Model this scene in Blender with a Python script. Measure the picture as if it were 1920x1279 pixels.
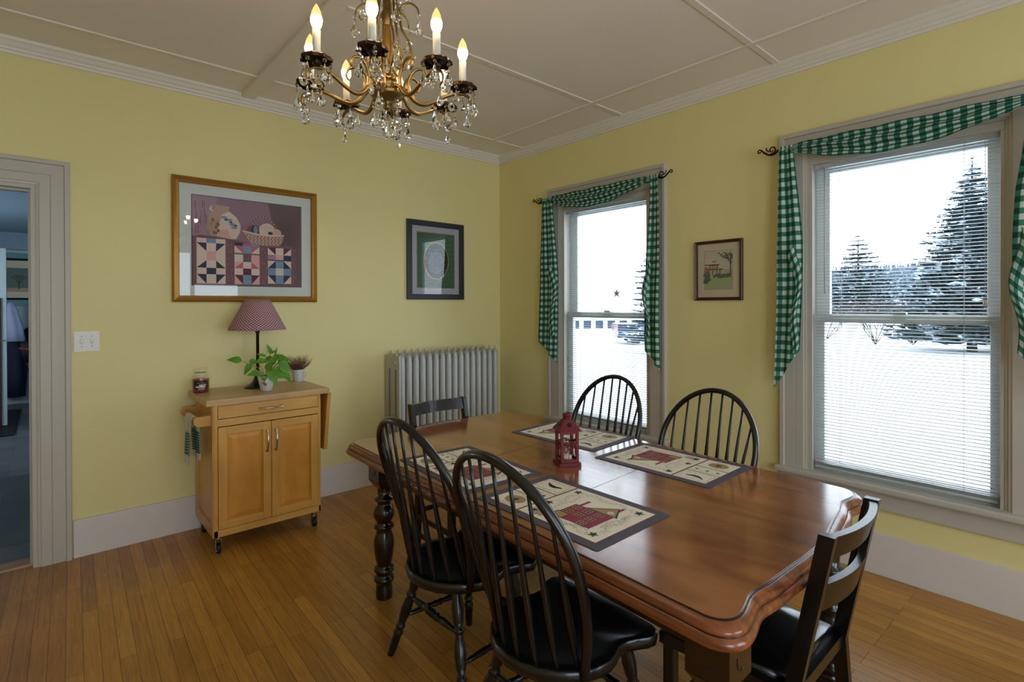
import bpy, bmesh, math, random
from mathutils import Vector, Matrix
PI = math.pi
for o in list(bpy.data.objects):
    bpy.data.objects.remove(o)
scn = bpy.context.scene
C = scn.collection
R = math.radians
random.seed(7)

# ------------------------------------------------------------------ camera
cam = bpy.data.cameras.new('camera')
cam.sensor_fit = 'HORIZONTAL'; cam.sensor_width = 36.0
cam.lens = 36.0 * 984.87 / 1920.0
cam.shift_y = (577.15 - 639.5) / 1920.0
cam.clip_start = 0.05; cam.clip_end = 600
camo = bpy.data.objects.new('camera', cam); C.objects.link(camo)
YAW, PITCH, ROLL = 0.72554, -0.00433, -0.00318
fw = Vector((math.sin(YAW)*math.cos(PITCH), math.cos(YAW)*math.cos(PITCH), math.sin(PITCH)))
rt = Vector((math.cos(YAW), -math.sin(YAW), 0)); up = rt.cross(fw)
rt2 = rt*math.cos(ROLL) + up*math.sin(ROLL); up2 = -rt*math.sin(ROLL) + up*math.cos(ROLL)
mm = Matrix((rt2, up2, -fw)).transposed().to_4x4(); mm.translation = Vector((-3.345, -3.949, 1.45))
camo.matrix_world = mm
scn.camera = camo

# ------------------------------------------------------------------ colour management
vs = scn.view_settings
vs.view_transform = 'Standard'; vs.look = 'None'; vs.gamma = 1.0; vs.use_curve_mapping = False
vs.exposure = 0.36

# ------------------------------------------------------------------ sky: thin bright overcast, with an added glow behind the camera as room fill
SKY, FILLGLOW = 4.3, 5.5
w = bpy.data.worlds.new('sky'); scn.world = w; w.use_nodes = True
nt = w.node_tree; nt.nodes.clear()
tc = nt.nodes.new('ShaderNodeTexCoord')
dp = nt.nodes.new('ShaderNodeVectorMath'); dp.operation = 'DOT_PRODUCT'
sd = Vector((-0.22, -0.93, 0.30)).normalized(); dp.inputs[1].default_value = sd
nt.links.new(tc.outputs['Generated'], dp.inputs[0])
mr = nt.nodes.new('ShaderNodeMapRange'); mr.interpolation_type = 'SMOOTHSTEP'
mr.inputs[1].default_value = 0.55; mr.inputs[2].default_value = 0.98; mr.inputs[3].default_value = SKY; mr.inputs[4].default_value = FILLGLOW
nt.links.new(dp.outputs['Value'], mr.inputs[0])
bg = nt.nodes.new('ShaderNodeBackground'); bg.inputs[0].default_value = (0.90, 1.0, 1.12, 1)
nt.links.new(mr.outputs[0], bg.inputs[1])
wo = nt.nodes.new('ShaderNodeOutputWorld'); nt.links.new(bg.outputs[0], wo.inputs[0])

def portal(loc, rot, sx, sy):
    l = bpy.data.lights.new('window_portal', 'AREA'); l.shape = 'RECTANGLE'; l.size = sx; l.size_y = sy
    l.cycles.is_portal = True
    o = bpy.data.objects.new('window_portal', l); o.location = loc; o.rotation_euler = rot; C.objects.link(o)
RX0, RY0 = -5.2, -6.2          # west and south limits of the room
portal((0.17, -1.27, 1.38), (0, R(90), 0), 1.85, 0.90)
portal((0.17, -3.22, 1.38), (0, R(90), 0), 1.85, 0.90)
portal((-1.5, RY0-0.17, 1.45), (R(90), 0, 0), 1.5, 1.9)
portal((-3.7, RY0-0.17, 1.45), (R(90), 0, 0), 1.5, 1.9)
portal((-5.45, 3.95, 1.55), (0, R(-90), 0), 1.3, 2.1)

# ------------------------------------------------------------------ materials
def lin(c):
    return tuple((v/12.92 if v <= 0.04045 else ((v+0.055)/1.055)**2.4) for v in c)
def hx(s):
    return lin(tuple(int(s[i:i+2], 16)/255 for i in (0, 2, 4)))
def base(name):
    m = bpy.data.materials.new(name); m.use_nodes = True
    n = m.node_tree; b = n.nodes['Principled BSDF']
    return m, n, b
def mat(name, col, rough=0.5, metal=0.0, noise=0.06, nscale=12, bump=0.0, bscale=200, coat=0.0, emit=None, es=0, spec=None, trans=0, ior=1.45, sheen=0):
    m, n, b = base(name)
    if isinstance(col, str): col = hx(col)
    b.inputs['Roughness'].default_value = rough; b.inputs['Metallic'].default_value = metal
    b.inputs['Coat Weight'].default_value = coat; b.inputs['Coat Roughness'].default_value = 0.08
    b.inputs['Transmission Weight'].default_value = trans; b.inputs['IOR'].default_value = ior
    if sheen: b.inputs['Sheen Weight'].default_value = sheen
    if spec is not None: b.inputs['Specular IOR Level'].default_value = spec
    t = n.nodes.new('ShaderNodeTexCoord')
    if noise > 0:
        ns = n.nodes.new('ShaderNodeTexNoise'); ns.inputs['Scale'].default_value = nscale; ns.inputs['Detail'].default_value = 4
        n.links.new(t.outputs['Object'], ns.inputs['Vector'])
        mx = n.nodes.new('ShaderNodeMix'); mx.data_type = 'RGBA'
        mx.inputs[6].default_value = (*[c*(1-noise) for c in col], 1); mx.inputs[7].default_value = (*[min(1, c*(1+noise)) for c in col], 1)
        n.links.new(ns.outputs[0], mx.inputs[0]); n.links.new(mx.outputs[2], b.inputs['Base Color'])
    else:
        b.inputs['Base Color'].default_value = (*col, 1)
    if bump > 0:
        nb = n.nodes.new('ShaderNodeTexNoise'); nb.inputs['Scale'].default_value = bscale; nb.inputs['Detail'].default_value = 3
        n.links.new(t.outputs['Object'], nb.inputs['Vector'])
        bp = n.nodes.new('ShaderNodeBump'); bp.inputs['Strength'].default_value = bump; bp.inputs['Distance'].default_value = 0.004
        n.links.new(nb.outputs[0], bp.inputs['Height']); n.links.new(bp.outputs[0], b.inputs['Normal'])
    if emit:
        b.inputs['Emission Color'].default_value = (*lin(emit), 1); b.inputs['Emission Strength'].default_value = es
    return m
def woodmat(name, c1, c2, axis='Y', rough=0.35, coat=0.2, scale=1.0, bump=0.05, space='Object', stretch=14):
    m, n, b = base(name)
    t = n.nodes.new('ShaderNodeTexCoord'); mp = n.nodes.new('ShaderNodeMapping')
    s = [stretch*scale]*3; s['XYZ'.index(axis)] = 1.0*scale
    mp.inputs['Scale'].default_value = s
    n.links.new(t.outputs[space], mp.inputs['Vector'])
    ns = n.nodes.new('ShaderNodeTexNoise'); ns.inputs['Scale'].default_value = 2.2; ns.inputs['Detail'].default_value = 7; ns.inputs['Distortion'].default_value = 0.7
    n.links.new(mp.outputs[0], ns.inputs['Vector'])
    r = n.nodes.new('ShaderNodeValToRGB'); r.color_ramp.elements[0].color = (*hx(c1), 1); r.color_ramp.elements[1].color = (*hx(c2), 1)
    r.color_ramp.elements[0].position = 0.3; r.color_ramp.elements[1].position = 0.7
    n.links.new(ns.outputs[0], r.inputs[0])
    n2 = n.nodes.new('ShaderNodeTexNoise'); n2.inputs['Scale'].default_value = 3.0; n2.inputs['Detail'].default_value = 3
    n.links.new(t.outputs[space], n2.inputs['Vector'])
    mx = n.nodes.new('ShaderNodeMix'); mx.data_type = 'RGBA'; mx.blend_type = 'MULTIPLY'; mx.inputs[0].default_value = 0.5
    r2 = n.nodes.new('ShaderNodeValToRGB'); r2.color_ramp.elements[0].color = (.62, .60, .58, 1); r2.color_ramp.elements[1].color = (1, 1, 1, 1)
    r2.color_ramp.elements[0].position = 0.35; r2.color_ramp.elements[1].position = 0.6
    n.links.new(n2.outputs[0], r2.inputs[0]); n.links.new(r.outputs[0], mx.inputs[6]); n.links.new(r2.outputs[0], mx.inputs[7])
    n.links.new(mx.outputs[2], b.inputs['Base Color'])
    b.inputs['Roughness'].default_value = rough; b.inputs['Coat Weight'].default_value = coat; b.inputs['Coat Roughness'].default_value = 0.15
    bp = n.nodes.new('ShaderNodeBump'); bp.inputs['Strength'].default_value = bump; bp.inputs['Distance'].default_value = 0.002
    n.links.new(ns.outputs[0], bp.inputs['Height']); n.links.new(bp.outputs[0], b.inputs['Normal'])
    return m
def floormat():
    m, n, b = base('strip_oak_floor')
    t = n.nodes.new('ShaderNodeTexCoord'); mp = n.nodes.new('ShaderNodeMapping')
    mp.inputs['Rotation'].default_value = (0, 0, R(90+1.6))
    n.links.new(t.outputs['Object'], mp.inputs['Vector'])
    br = n.nodes.new('ShaderNodeTexBrick'); br.offset = 0.37; br.offset_frequency = 3
    br.inputs['Scale'].default_value = 1.0; br.inputs['Brick Width'].default_value = 0.83; br.inputs['Row Height'].default_value = 0.0572
    br.inputs['Mortar Size'].default_value = 0.0011; br.inputs['Mortar Smooth'].default_value = 0.3
    br.inputs['Color1'].default_value = (*hx('CE9440'), 1); br.inputs['Color2'].default_value = (*hx('B07A30'), 1); br.inputs['Mortar'].default_value = (*hx('4E3216'), 1)
    n.links.new(mp.outputs[0], br.inputs['Vector'])
    m2 = n.nodes.new('ShaderNodeMapping'); m2.inputs['Scale'].default_value = (3, 60, 3)
    n.links.new(mp.outputs[0], m2.inputs['Vector'])
    ns = n.nodes.new('ShaderNodeTexNoise'); ns.inputs['Scale'].default_value = 1.6; ns.inputs['Detail'].default_value = 8; ns.inputs['Distortion'].default_value = 1.2
    n.links.new(m2.outputs[0], ns.inputs['Vector'])
    r = n.nodes.new('ShaderNodeValToRGB'); r.color_ramp.elements[0].position = .3; r.color_ramp.elements[1].position = .62
    r.color_ramp.elements[0].color = (.58, .55, .50, 1); r.color_ramp.elements[1].color = (1.0, 1.0, 1.0, 1)
    n.links.new(ns.outputs[0], r.inputs[0])
    mx = n.nodes.new('ShaderNodeMix'); mx.data_type = 'RGBA'; mx.blend_type = 'MULTIPLY'; mx.inputs[0].default_value = 0.75
    n.links.new(br.outputs['Color'], mx.inputs[6]); n.links.new(r.outputs[0], mx.inputs[7])
    n3 = n.nodes.new('ShaderNodeTexNoise'); n3.inputs['Scale'].default_value = 1.7; n3.inputs['Detail'].default_value = 4
    n.links.new(t.outputs['Object'], n3.inputs['Vector'])
    r3 = n.nodes.new('ShaderNodeValToRGB'); r3.color_ramp.elements[0].position = .35; r3.color_ramp.elements[1].position = .65
    r3.color_ramp.elements[0].color = (.74, .70, .66, 1); r3.color_ramp.elements[1].color = (1, 1, 1, 1)
    n.links.new(n3.outputs[0], r3.inputs[0])
    mx2 = n.nodes.new('ShaderNodeMix'); mx2.data_type = 'RGBA'; mx2.blend_type = 'MULTIPLY'; mx2.inputs[0].default_value = 0.8
    n.links.new(mx.outputs[2], mx2.inputs[6]); n.links.new(r3.outputs[0], mx2.inputs[7])
    n.links.new(mx2.outputs[2], b.inputs['Base Color'])
    b.inputs['Roughness'].default_value = 0.36; b.inputs['Coat Weight'].default_value = 0.1; b.inputs['Coat Roughness'].default_value = 0.25
    bp = n.nodes.new('ShaderNodeBump'); bp.inputs['Strength'].default_value = 0.25; bp.inputs['Distance'].default_value = 0.002
    n.links.new(br.outputs['Fac'], bp.inputs['Height']); bp.invert = True; n.links.new(bp.outputs[0], b.inputs['Normal'])
    return m
def gingham(name, white, mid, dark, sq=0.028, rough=0.8):
    m, n, b = base(name)
    uv = n.nodes.new('ShaderNodeUVMap'); uv.uv_map = 'UVMap'
    sp = n.nodes.new('ShaderNodeSeparateXYZ'); n.links.new(uv.outputs[0], sp.inputs[0])
    f = []
    for k in (0, 1):
        a = n.nodes.new('ShaderNodeMath'); a.operation = 'DIVIDE'; a.inputs[1].default_value = 2*sq; n.links.new(sp.outputs[k], a.inputs[0])
        c = n.nodes.new('ShaderNodeMath'); c.operation = 'FRACT'; n.links.new(a.outputs[0], c.inputs[0])
        d = n.nodes.new('ShaderNodeMath'); d.operation = 'GREATER_THAN'; d.inputs[1].default_value = 0.5; n.links.new(c.outputs[0], d.inputs[0])
        f.append(d)
    s = n.nodes.new('ShaderNodeMath'); s.operation = 'ADD'; n.links.new(f[0].outputs[0], s.inputs[0]); n.links.new(f[1].outputs[0], s.inputs[1])
    h = n.nodes.new('ShaderNodeMath'); h.operation = 'MULTIPLY'; h.inputs[1].default_value = 0.5; n.links.new(s.outputs[0], h.inputs[0])
    r = n.nodes.new('ShaderNodeValToRGB'); r.color_ramp.interpolation = 'CONSTANT'
    r.color_ramp.elements[0].color = (*hx(white), 1); r.color_ramp.elements[1].color = (*hx(mid), 1); r.color_ramp.elements[1].position = 0.3
    e = r.color_ramp.elements.new(0.8); e.color = (*hx(dark), 1)
    n.links.new(h.outputs[0], r.inputs[0]); n.links.new(r.outputs[0], b.inputs['Base Color'])
    b.inputs['Roughness'].default_value = rough
    # thin cloth lets some daylight through
    tr = n.nodes.new('ShaderNodeBsdfTranslucent'); n.links.new(r.outputs[0], tr.inputs[0])
    ms = n.nodes.new('ShaderNodeMixShader'); ms.inputs[0].default_value = 0.2
    n.links.new(b.outputs[0], ms.inputs[1]); n.links.new(tr.outputs[0], ms.inputs[2])
    n.links.new(ms.outputs[0], n.nodes['Material Output'].inputs[0])
    return m
def glassmat(name, tint=(1, 1, 1), ior=1.45, f=1.0):
    m = bpy.data.materials.new(name); m.use_nodes = True; n = m.node_tree; n.nodes.clear()
    o = n.nodes.new('ShaderNodeOutputMaterial'); t = n.nodes.new('ShaderNodeBsdfTransparent'); t.inputs[0].default_value = (*tint, 1)
    g = n.nodes.new('ShaderNodeBsdfGlossy'); g.inputs['Roughness'].default_value = 0.0
    fr = n.nodes.new('ShaderNodeFresnel'); fr.inputs[0].default_value = ior
    mu = n.nodes.new('ShaderNodeMath'); mu.operation = 'MULTIPLY'; mu.inputs[1].default_value = f; n.links.new(fr.outputs[0], mu.inputs[0])
    ge = n.nodes.new('ShaderNodeNewGeometry'); sb = n.nodes.new('ShaderNodeMath'); sb.operation = 'SUBTRACT'; sb.inputs[0].default_value = 1.0; n.links.new(ge.outputs['Backfacing'], sb.inputs[1])
    m2 = n.nodes.new('ShaderNodeMath'); m2.operation = 'MULTIPLY'; n.links.new(mu.outputs[0], m2.inputs[0]); n.links.new(sb.outputs[0], m2.inputs[1])
    x = n.nodes.new('ShaderNodeMixShader'); n.links.new(m2.outputs[0], x.inputs[0]); n.links.new(t.outputs[0], x.inputs[1]); n.links.new(g.outputs[0], x.inputs[2])
    n.links.new(x.outputs[0], o.inputs[0])
    return m
def emis(name, col, s):
    m = bpy.data.materials.new(name); m.use_nodes = True; n = m.node_tree; n.nodes.clear()
    o = n.nodes.new('ShaderNodeOutputMaterial'); e = n.nodes.new('ShaderNodeEmission'); e.inputs[0].default_value = (*col, 1); e.inputs[1].default_value = s
    n.links.new(e.outputs[0], o.inputs[0]); return m

M = {}
M['wall'] = mat('yellow_wall_paint', 'E2D69A', 0.55, noise=0.03, nscale=3, bump=0.05, bscale=60)
M['ceil'] = mat('ceiling_paint', 'EEE6DE', 0.6, noise=0.03, nscale=2)
M['batten'] = mat('ceiling_batten_paint', 'E6E0D4', 0.45, noise=0.03)
M['crown'] = mat('crown_moulding_paint', 'E2DCD2', 0.4, noise=0.03, nscale=5)
M['trim'] = mat('white_trim_paint', 'BAB4AA', 0.38, noise=0.03, nscale=5)
M['base'] = mat('baseboard_paint', 'D8D0CC', 0.42, noise=0.04, nscale=4)
M['floor'] = floormat()
M['thresh'] = woodmat('threshold_oak', '9A7442', 'C49A60', 'X')
M['tile'] = None
M['tabletop'] = woodmat('table_top_walnut_stain', '7A4426', 'B07048', 'Y', rough=0.13, coat=0.4, scale=0.8, bump=0.02, stretch=5)
M['tableedge'] = woodmat('table_edge_stain', '5E2C14', '985630', 'Y', rough=0.25, coat=0.25, bump=0.02)
M['groove'] = mat('dark_glaze', '1A0D08', 0.3, coat=0.4)
M['tableleg'] = woodmat('espresso_stain', '100806', '24120C', 'Z', rough=0.25, coat=0.4, bump=0.02)
M['black'] = mat('black_chair_lacquer', '0E0C0D', 0.32, noise=0.3, nscale=30, coat=0.25)
M['blackworn'] = mat('black_worn_edge', '2A201B', 0.35, noise=0.3, nscale=30, coat=0.2)
M['pad'] = mat('black_vinyl', '08080A', 0.25, noise=0.2, coat=0.2)
M['maple'] = woodmat('cart_maple', 'CC9040', 'DCA654', 'Z', rough=0.38, coat=0.15, bump=0.02, stretch=8)
M['mapleh'] = woodmat('cart_maple_rail', 'CA9446', 'DAA85A', 'X', rough=0.38, coat=0.15, bump=0.02, stretch=8)
M['maplex'] = woodmat('cart_maple_top', 'C09A66', 'D6B482', 'X', rough=0.4, coat=0.1, bump=0.02, stretch=10)
M['maplepan'] = woodmat('cart_maple_panel', 'CC8830', 'DC9C40', 'Z', rough=0.38, coat=0.15, bump=0.02, stretch=5)
M['nickel'] = mat('brushed_nickel', 'B8B4AE', 0.25, metal=1.0, noise=0.05)
M['rubber'] = mat('black_rubber', '0A0A0B', 0.5)
M['silver'] = mat('silver_radiator_paint', 'B8B8B4', 0.48, metal=0.25, noise=0.08, nscale=20, bump=0.12, bscale=260)
M['silverorn'] = mat('silver_cast_ornament', 'B0B2B0', 0.42, metal=0.35, noise=0.45, nscale=75, bump=1.0, bscale=80)
M['plate'] = mat('switch_plate_plastic', 'E4E2E0', 0.35, noise=0.01)
M['brass'] = mat('antique_brass', '8C7448', 0.38, metal=1.0, noise=0.25, nscale=40)
M['brassb'] = mat('bright_brass', 'C89A4A', 0.22, metal=1.0, noise=0.1, nscale=40)
M['bronze'] = mat('dark_bronze_leaf', '3C2A1E', 0.4, metal=0.8, noise=0.25, nscale=60)
M['candle'] = mat('candle_sleeve', 'DDD8CC', 0.5, noise=0.02)
M['bulb'] = emis('lit_bulb_glass', (1.0, 0.56, 0.20), 1.25)
M['bulbmid'] = emis('bulb_mid', (1.0, 0.62, 0.28), 3.0)
M['filament'] = emis('bulb_core', (1.0, 0.74, 0.42), 58.0)
M['crystal'] = mat('lead_crystal', (1, 1, 1), 0.0, trans=1.0, ior=1.55, noise=0)
M['iron'] = mat('bronzed_iron', '2E1D14', 0.45, metal=0.6, noise=0.2, nscale=60)
M['green'] = gingham('green_gingham', 'C6CFC8', '337A64', '0A4032', 0.0265)
M['blind'] = mat('white_blind_slat', 'B4B8B6', 0.35, noise=0.02)
M['cord'] = mat('blind_cord', 'B0B4B4', 0.7)
M['vinyl'] = mat('window_sash_paint', 'D4D8D6', 0.4, noise=0.02)
M['pane'] = glassmat('window_glass', (0.96, 0.98, 0.98))
M['picglass'] = glassmat('picture_glass', (1, 1, 1), 1.5, 1.3)
M['gold'] = mat('gilt_frame', 'A87832', 0.34, metal=0.55, noise=0.15, nscale=40)
M['brownframe'] = mat('mahogany_frame', '4A2418', 0.35, noise=0.15, nscale=40)
M['darkframe'] = mat('charcoal_frame', '23242C', 0.4)
def flat(name, c, rough=0.7): 
    M[name] = mat(name, c, rough, noise=0.03, nscale=60)
for n_, c_ in dict(p_mat='C8D0CC', p_matcream='C4B8A0', p_matlil='A8A4B0', p_mauve='86647A', p_dark='5A4650', p_mauvel='98788A', p_cream='CDB8AE', p_tan='A88A74', p_basket='A8847C', p_basketd='6A4A48',
                   p_navy='2A3048', p_blue='6E88A4', p_rose='B05A6E', p_wine='5E2438', p_brown='704E54', p_pink='C89C98', p_slate='3E4450', p_green='3C5E42', p_dkgreen='14221A', p_black='0A0A0E', p_line='4A3430',
                   w_sky='B9B4A0', w_grass='9AA878', w_bush='54684E', w_brick='9A6A58', w_tree='5C6A62', w_paper='A8A088',
                   f_slate='4C4C58', f_wine='8E2440', f_cream='EAE4D2', f_tan='A8865C', f_green='26382E', f_vine='7A4A44', f_dark='1E1E22').items():
    flat(n_, c_)
M['snow'] = mat('snow', 'C8D2DC', 0.7, noise=0.10, nscale=0.3)
M['bark'] = mat('winter_bark', '3A3230', 0.9, noise=0.3, nscale=8)
M['burgundy'] = gingham('burgundy_check', 'E2D0CC', 'B07C88', '6A2C46', 0.0063)
M['towelcloth'] = mat('white_towel_cotton', 'D2CCC4', 0.9, noise=0.05, nscale=60, bump=0.3, bscale=500)
M['toweldark'] = mat('green_plaid_thread', '1E3A2C', 0.9)
M['leaf'] = mat('pothos_leaf', '568C22', 0.5, noise=0.35, nscale=30, coat=0.0)
M['leafy'] = mat('pale_new_leaf', 'B8C07A', 0.5)
M['stem'] = mat('green_stem', '7C8A42', 0.5)
M['ceramic'] = mat('white_glazed_ceramic', 'C9CBCC', 0.25, noise=0.02, coat=0.3)
M['soil'] = mat('potting_soil', '171210', 0.95, noise=0.4, nscale=200)
M['orange'] = mat('carrot_orange_paint', 'B05428', 0.5)
M['dried'] = mat('dried_heather', '6E4C34', 0.9, noise=0.3, nscale=80)
M['driedl'] = mat('pale_dried_bud', 'A08464', 0.9)
M['driedred'] = mat('dried_red_leaf', '5A2628', 0.9)
M['wax'] = mat('burgundy_wax', '8A2030', 0.4, noise=0.1, coat=0.3)
M['jar'] = glassmat('jar_glass', (0.97, 0.98, 0.97), 1.5, 1.6)
M['labeld'] = mat('candle_label_dark', '1C1418', 0.5)
M['labelw'] = mat('candle_label_white', 'D8D4D0', 0.5)
M['labely'] = mat('candle_label_yellow', 'C09A40', 0.5)
M['lantern'] = mat('red_lantern_tin', '6A1820', 0.55, noise=0.12, nscale=60)
M['teal'] = mat('teal_kitchen_wall', '5F8A8E', 0.6)
M['wains'] = mat('kitchen_wainscot', 'A0AEB4', 0.5)
M['bluew'] = mat('kitchen_upper_wall', '8298AA', 0.6)
M['navy'] = mat('navy_coat_cloth', '141C3A', 0.8, noise=0.2)
M['lilac'] = mat('pale_blue_cloth', 'A9B4D4', 0.8, noise=0.1)
M['bag'] = mat('black_backpack_nylon', '0C0C10', 0.6)
M['bagred'] = mat('backpack_pink_trim', 'C03048', 0.6)
M['bagblue'] = mat('backpack_blue_trim', '26388A', 0.6)
M['fridge'] = mat('white_door_paint', 'B9C6C8', 0.4)
M['maroon'] = mat('maroon_enamel', '3A0C16', 0.4)
M['truck'] = mat('dark_blue_truck_paint', '0E2A44', 0.3, coat=0.4)
M['tail'] = mat('tail_light_red', 'C01814', 0.3)
M['picket'] = mat('white_picket_paint', 'C8D0D8', 0.6)
M['spruce'] = None

def snowy(name, dark, amount=0.45):
    m, n, b = base(name)
    g = n.nodes.new('ShaderNodeNewGeometry'); s = n.nodes.new('ShaderNodeTexNoise'); s.inputs['Scale'].default_value = 1.1; s.inputs['Detail'].default_value = 5
    n.links.new(g.outputs['Position'], s.inputs['Vector'])
    r = n.nodes.new('ShaderNodeValToRGB'); r.color_ramp.elements[0].position = amount; r.color_ramp.elements[1].position = amount+0.06
    r.color_ramp.elements[0].color = (*hx(dark), 1); r.color_ramp.elements[1].color = (*hx('C8D4E0'), 1)
    n.links.new(s.outputs[0], r.inputs[0]); n.links.new(r.outputs[0], b.inputs['Base Color']); b.inputs['Roughness'].default_value = 0.9
    return m
M['spruce'] = snowy('snow_dusted_spruce', '123038', 0.56)
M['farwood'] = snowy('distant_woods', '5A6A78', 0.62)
def tilemat():
    m, n, b = base('grey_vinyl_tile')
    t = n.nodes.new('ShaderNodeTexCoord'); br = n.nodes.new('ShaderNodeTexBrick'); br.offset = 0.5
    br.inputs['Scale'].default_value = 1.0; br.inputs['Brick Width'].default_value = 0.9; br.inputs['Row Height'].default_value = 0.45; br.inputs['Mortar Size'].default_value = 0.002
    br.inputs['Color1'].default_value = (*hx('44474C'), 1); br.inputs['Color2'].default_value = (*hx('64666A'), 1); br.inputs['Mortar'].default_value = (*hx('3A3C40'), 1)
    n.links.new(t.outputs['Object'], br.inputs['Vector'])
    ns = n.nodes.new('ShaderNodeTexNoise'); ns.inputs['Scale'].default_value = 4; ns.inputs['Detail'].default_value = 5; n.links.new(t.outputs['Object'], ns.inputs['Vector'])
    mx = n.nodes.new('ShaderNodeMix'); mx.data_type = 'RGBA'; mx.blend_type = 'OVERLAY'; mx.inputs[0].default_value = 0.6
    n.links.new(br.outputs['Color'], mx.inputs[6]); n.links.new(ns.outputs[0], mx.inputs[7]); n.links.new(mx.outputs[2], b.inputs['Base Color'])
    b.inputs['Roughness'].default_value = 0.4
    return m
M['tile'] = tilemat()

# ------------------------------------------------------------------ mesh builder
class MB:
    def __init__(s):
        s.v = []; s.f = []; s.mi = []; s.mats = []; s.uv = {}; s.sm = []
    def m(s, key):
        if key not in s.mats: s.mats.append(key)
        return s.mats.index(key)
    def add(s, vs, fs, key, uvs=None, smooth=False):
        o = len(s.v); s.v += [Vector(p) for p in vs]; k = s.m(key)
        for f in fs:
            s.f.append([i+o for i in f]); s.mi.append(k); s.sm.append(smooth)
        if uvs:
            for i, u in enumerate(uvs): s.uv[o+i] = u
        return s
    def box(s, a, b, key, bev=0.0):
        x0, y0, z0 = [min(a[i], b[i]) for i in range(3)]; x1, y1, z1 = [max(a[i], b[i]) for i in range(3)]
        if bev <= 0 or min(x1-x0, y1-y0, z1-z0) < 2.2*bev:
            vs = [(x0,y0,z0),(x1,y0,z0),(x1,y1,z0),(x0,y1,z0),(x0,y0,z1),(x1,y0,z1),(x1,y1,z1),(x0,y1,z1)]
            return s.add(vs, [(0,3,2,1),(4,5,6,7),(0,1,5,4),(1,2,6,5),(2,3,7,6),(3,0,4,7)], key)
        bm = bmesh.new(); bmesh.ops.create_cube(bm, size=1)
        for v in bm.verts: v.co = Vector(((x0+x1)/2+v.co.x*(x1-x0), (y0+y1)/2+v.co.y*(y1-y0), (z0+z1)/2+v.co.z*(z1-z0)))
        bmesh.ops.bevel(bm, geom=bm.edges[:], offset=bev, segments=2, affect='EDGES', profile=0.6)
        s.frombm(bm, key); bm.free(); return s
    def frombm(s, bm, key, smooth=False):
        bm.verts.ensure_lookup_table(); bm.verts.index_update()
        s.add([v.co.copy() for v in bm.verts], [[v.index for v in f.verts] for f in bm.faces], key, smooth=smooth)
    def obox(s, c, size, rot, key, bev=0.0):
        t = MB(); h = [x/2 for x in size]; t.box([-x for x in h], h, key, bev)
        mt = rot if isinstance(rot, Matrix) else Matrix.Rotation(rot, 3, 'Z')
        s.add([mt @ p + Vector(c) for p in t.v], t.f, key); return s
    def tube(s, pts, rad, key, seg=8, cap=True, flat=None, closed=False):
        pts = [Vector(p) for p in pts]; n = len(pts)
        if not hasattr(rad, '__len__'): rad = [rad]*n
        prev = None; rings = []
        for i, p in enumerate(pts):
            if closed: t = (pts[(i+1) % n]-pts[i-1]).normalized()
            else: t = (pts[min(i+1, n-1)]-pts[max(i-1, 0)]).normalized()
            if prev is None:
                a = Vector((0, 0, 1)) if abs(t.z) < 0.9 else Vector((1, 0, 0))
                if flat is not None: a = Vector(flat[0])
                u = (a - t*a.dot(t)).normalized()
            else:
                u = (prev - t*prev.dot(t)).normalized()
            prev = u; w_ = t.cross(u)
            k1, k2 = (1, 1) if flat is None else (flat[1], flat[2])
            rings.append([p + (u*math.cos(2*PI*j/seg)*k1 + w_*math.sin(2*PI*j/seg)*k2)*rad[i] for j in range(seg)])
        vs = [q for r_ in rings for q in r_]; fs = []
        rng = n if closed else n-1
        for i in range(rng):
            i2 = (i+1) % n
            for j in range(seg):
                fs.append((i*seg+j, i*seg+(j+1) % seg, i2*seg+(j+1) % seg, i2*seg+j))
        s.add(vs, fs, key, smooth=True)
        if cap and not closed:
            s.add(rings[0], [list(range(seg))[::-1]], key); s.add(rings[-1], [list(range(seg))], key)
        return s
    def lathe(s, prof, key, c=(0, 0, 0), seg=24, axis=None, smooth=True, uvs=None):
        # prof: list of (r, h); axis matrix maps z to wanted direction
        vs = []; uu = []
        for (r_, h) in prof:
            for j in range(seg):
                a = 2*PI*j/seg; p = Vector((r_*math.cos(a), r_*math.sin(a), h))
                if axis is not None: p = axis @ p
                vs.append(p+Vector(c))
        fs = []
        for i in range(len(prof)-1):
            for j in range(seg):
                fs.append((i*seg+j, i*seg+(j+1) % seg, (i+1)*seg+(j+1) % seg, (i+1)*seg+j))
        s.add(vs, fs, key, smooth=smooth)
        if prof[0][0] > 1e-5: s.add(vs[:seg], [list(range(seg))[::-1]], key)
        if prof[-1][0] > 1e-5: s.add(vs[-seg:], [list(range(seg))], key)
        return s
    def turned(s, p0, p1, prof, key, seg=12):
        # prof: (t 0..1, radius) along p0->p1
        p0, p1 = Vector(p0), Vector(p1); d = p1-p0; L = d.length
        q = d.to_track_quat('Z', 'Y').to_matrix()
        return s.lathe([(r_, t*L) for t, r_ in prof], key, c=p0, seg=seg, axis=q)
    def poly(s, pts, z0, z1, key, mt=None):
        # prism of a 2D outline between heights z0, z1 (optionally transformed)
        n = len(pts); vs = [Vector((x, y, z0)) for x, y in pts]+[Vector((x, y, z1)) for x, y in pts]
        if mt is not None: vs = [mt @ v for v in vs]
        fs = [list(range(n))[::-1], list(range(n, 2*n))]+[(i, (i+1) % n, n+(i+1) % n, n+i) for i in range(n)]
        return s.add(vs, fs, key)
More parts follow.
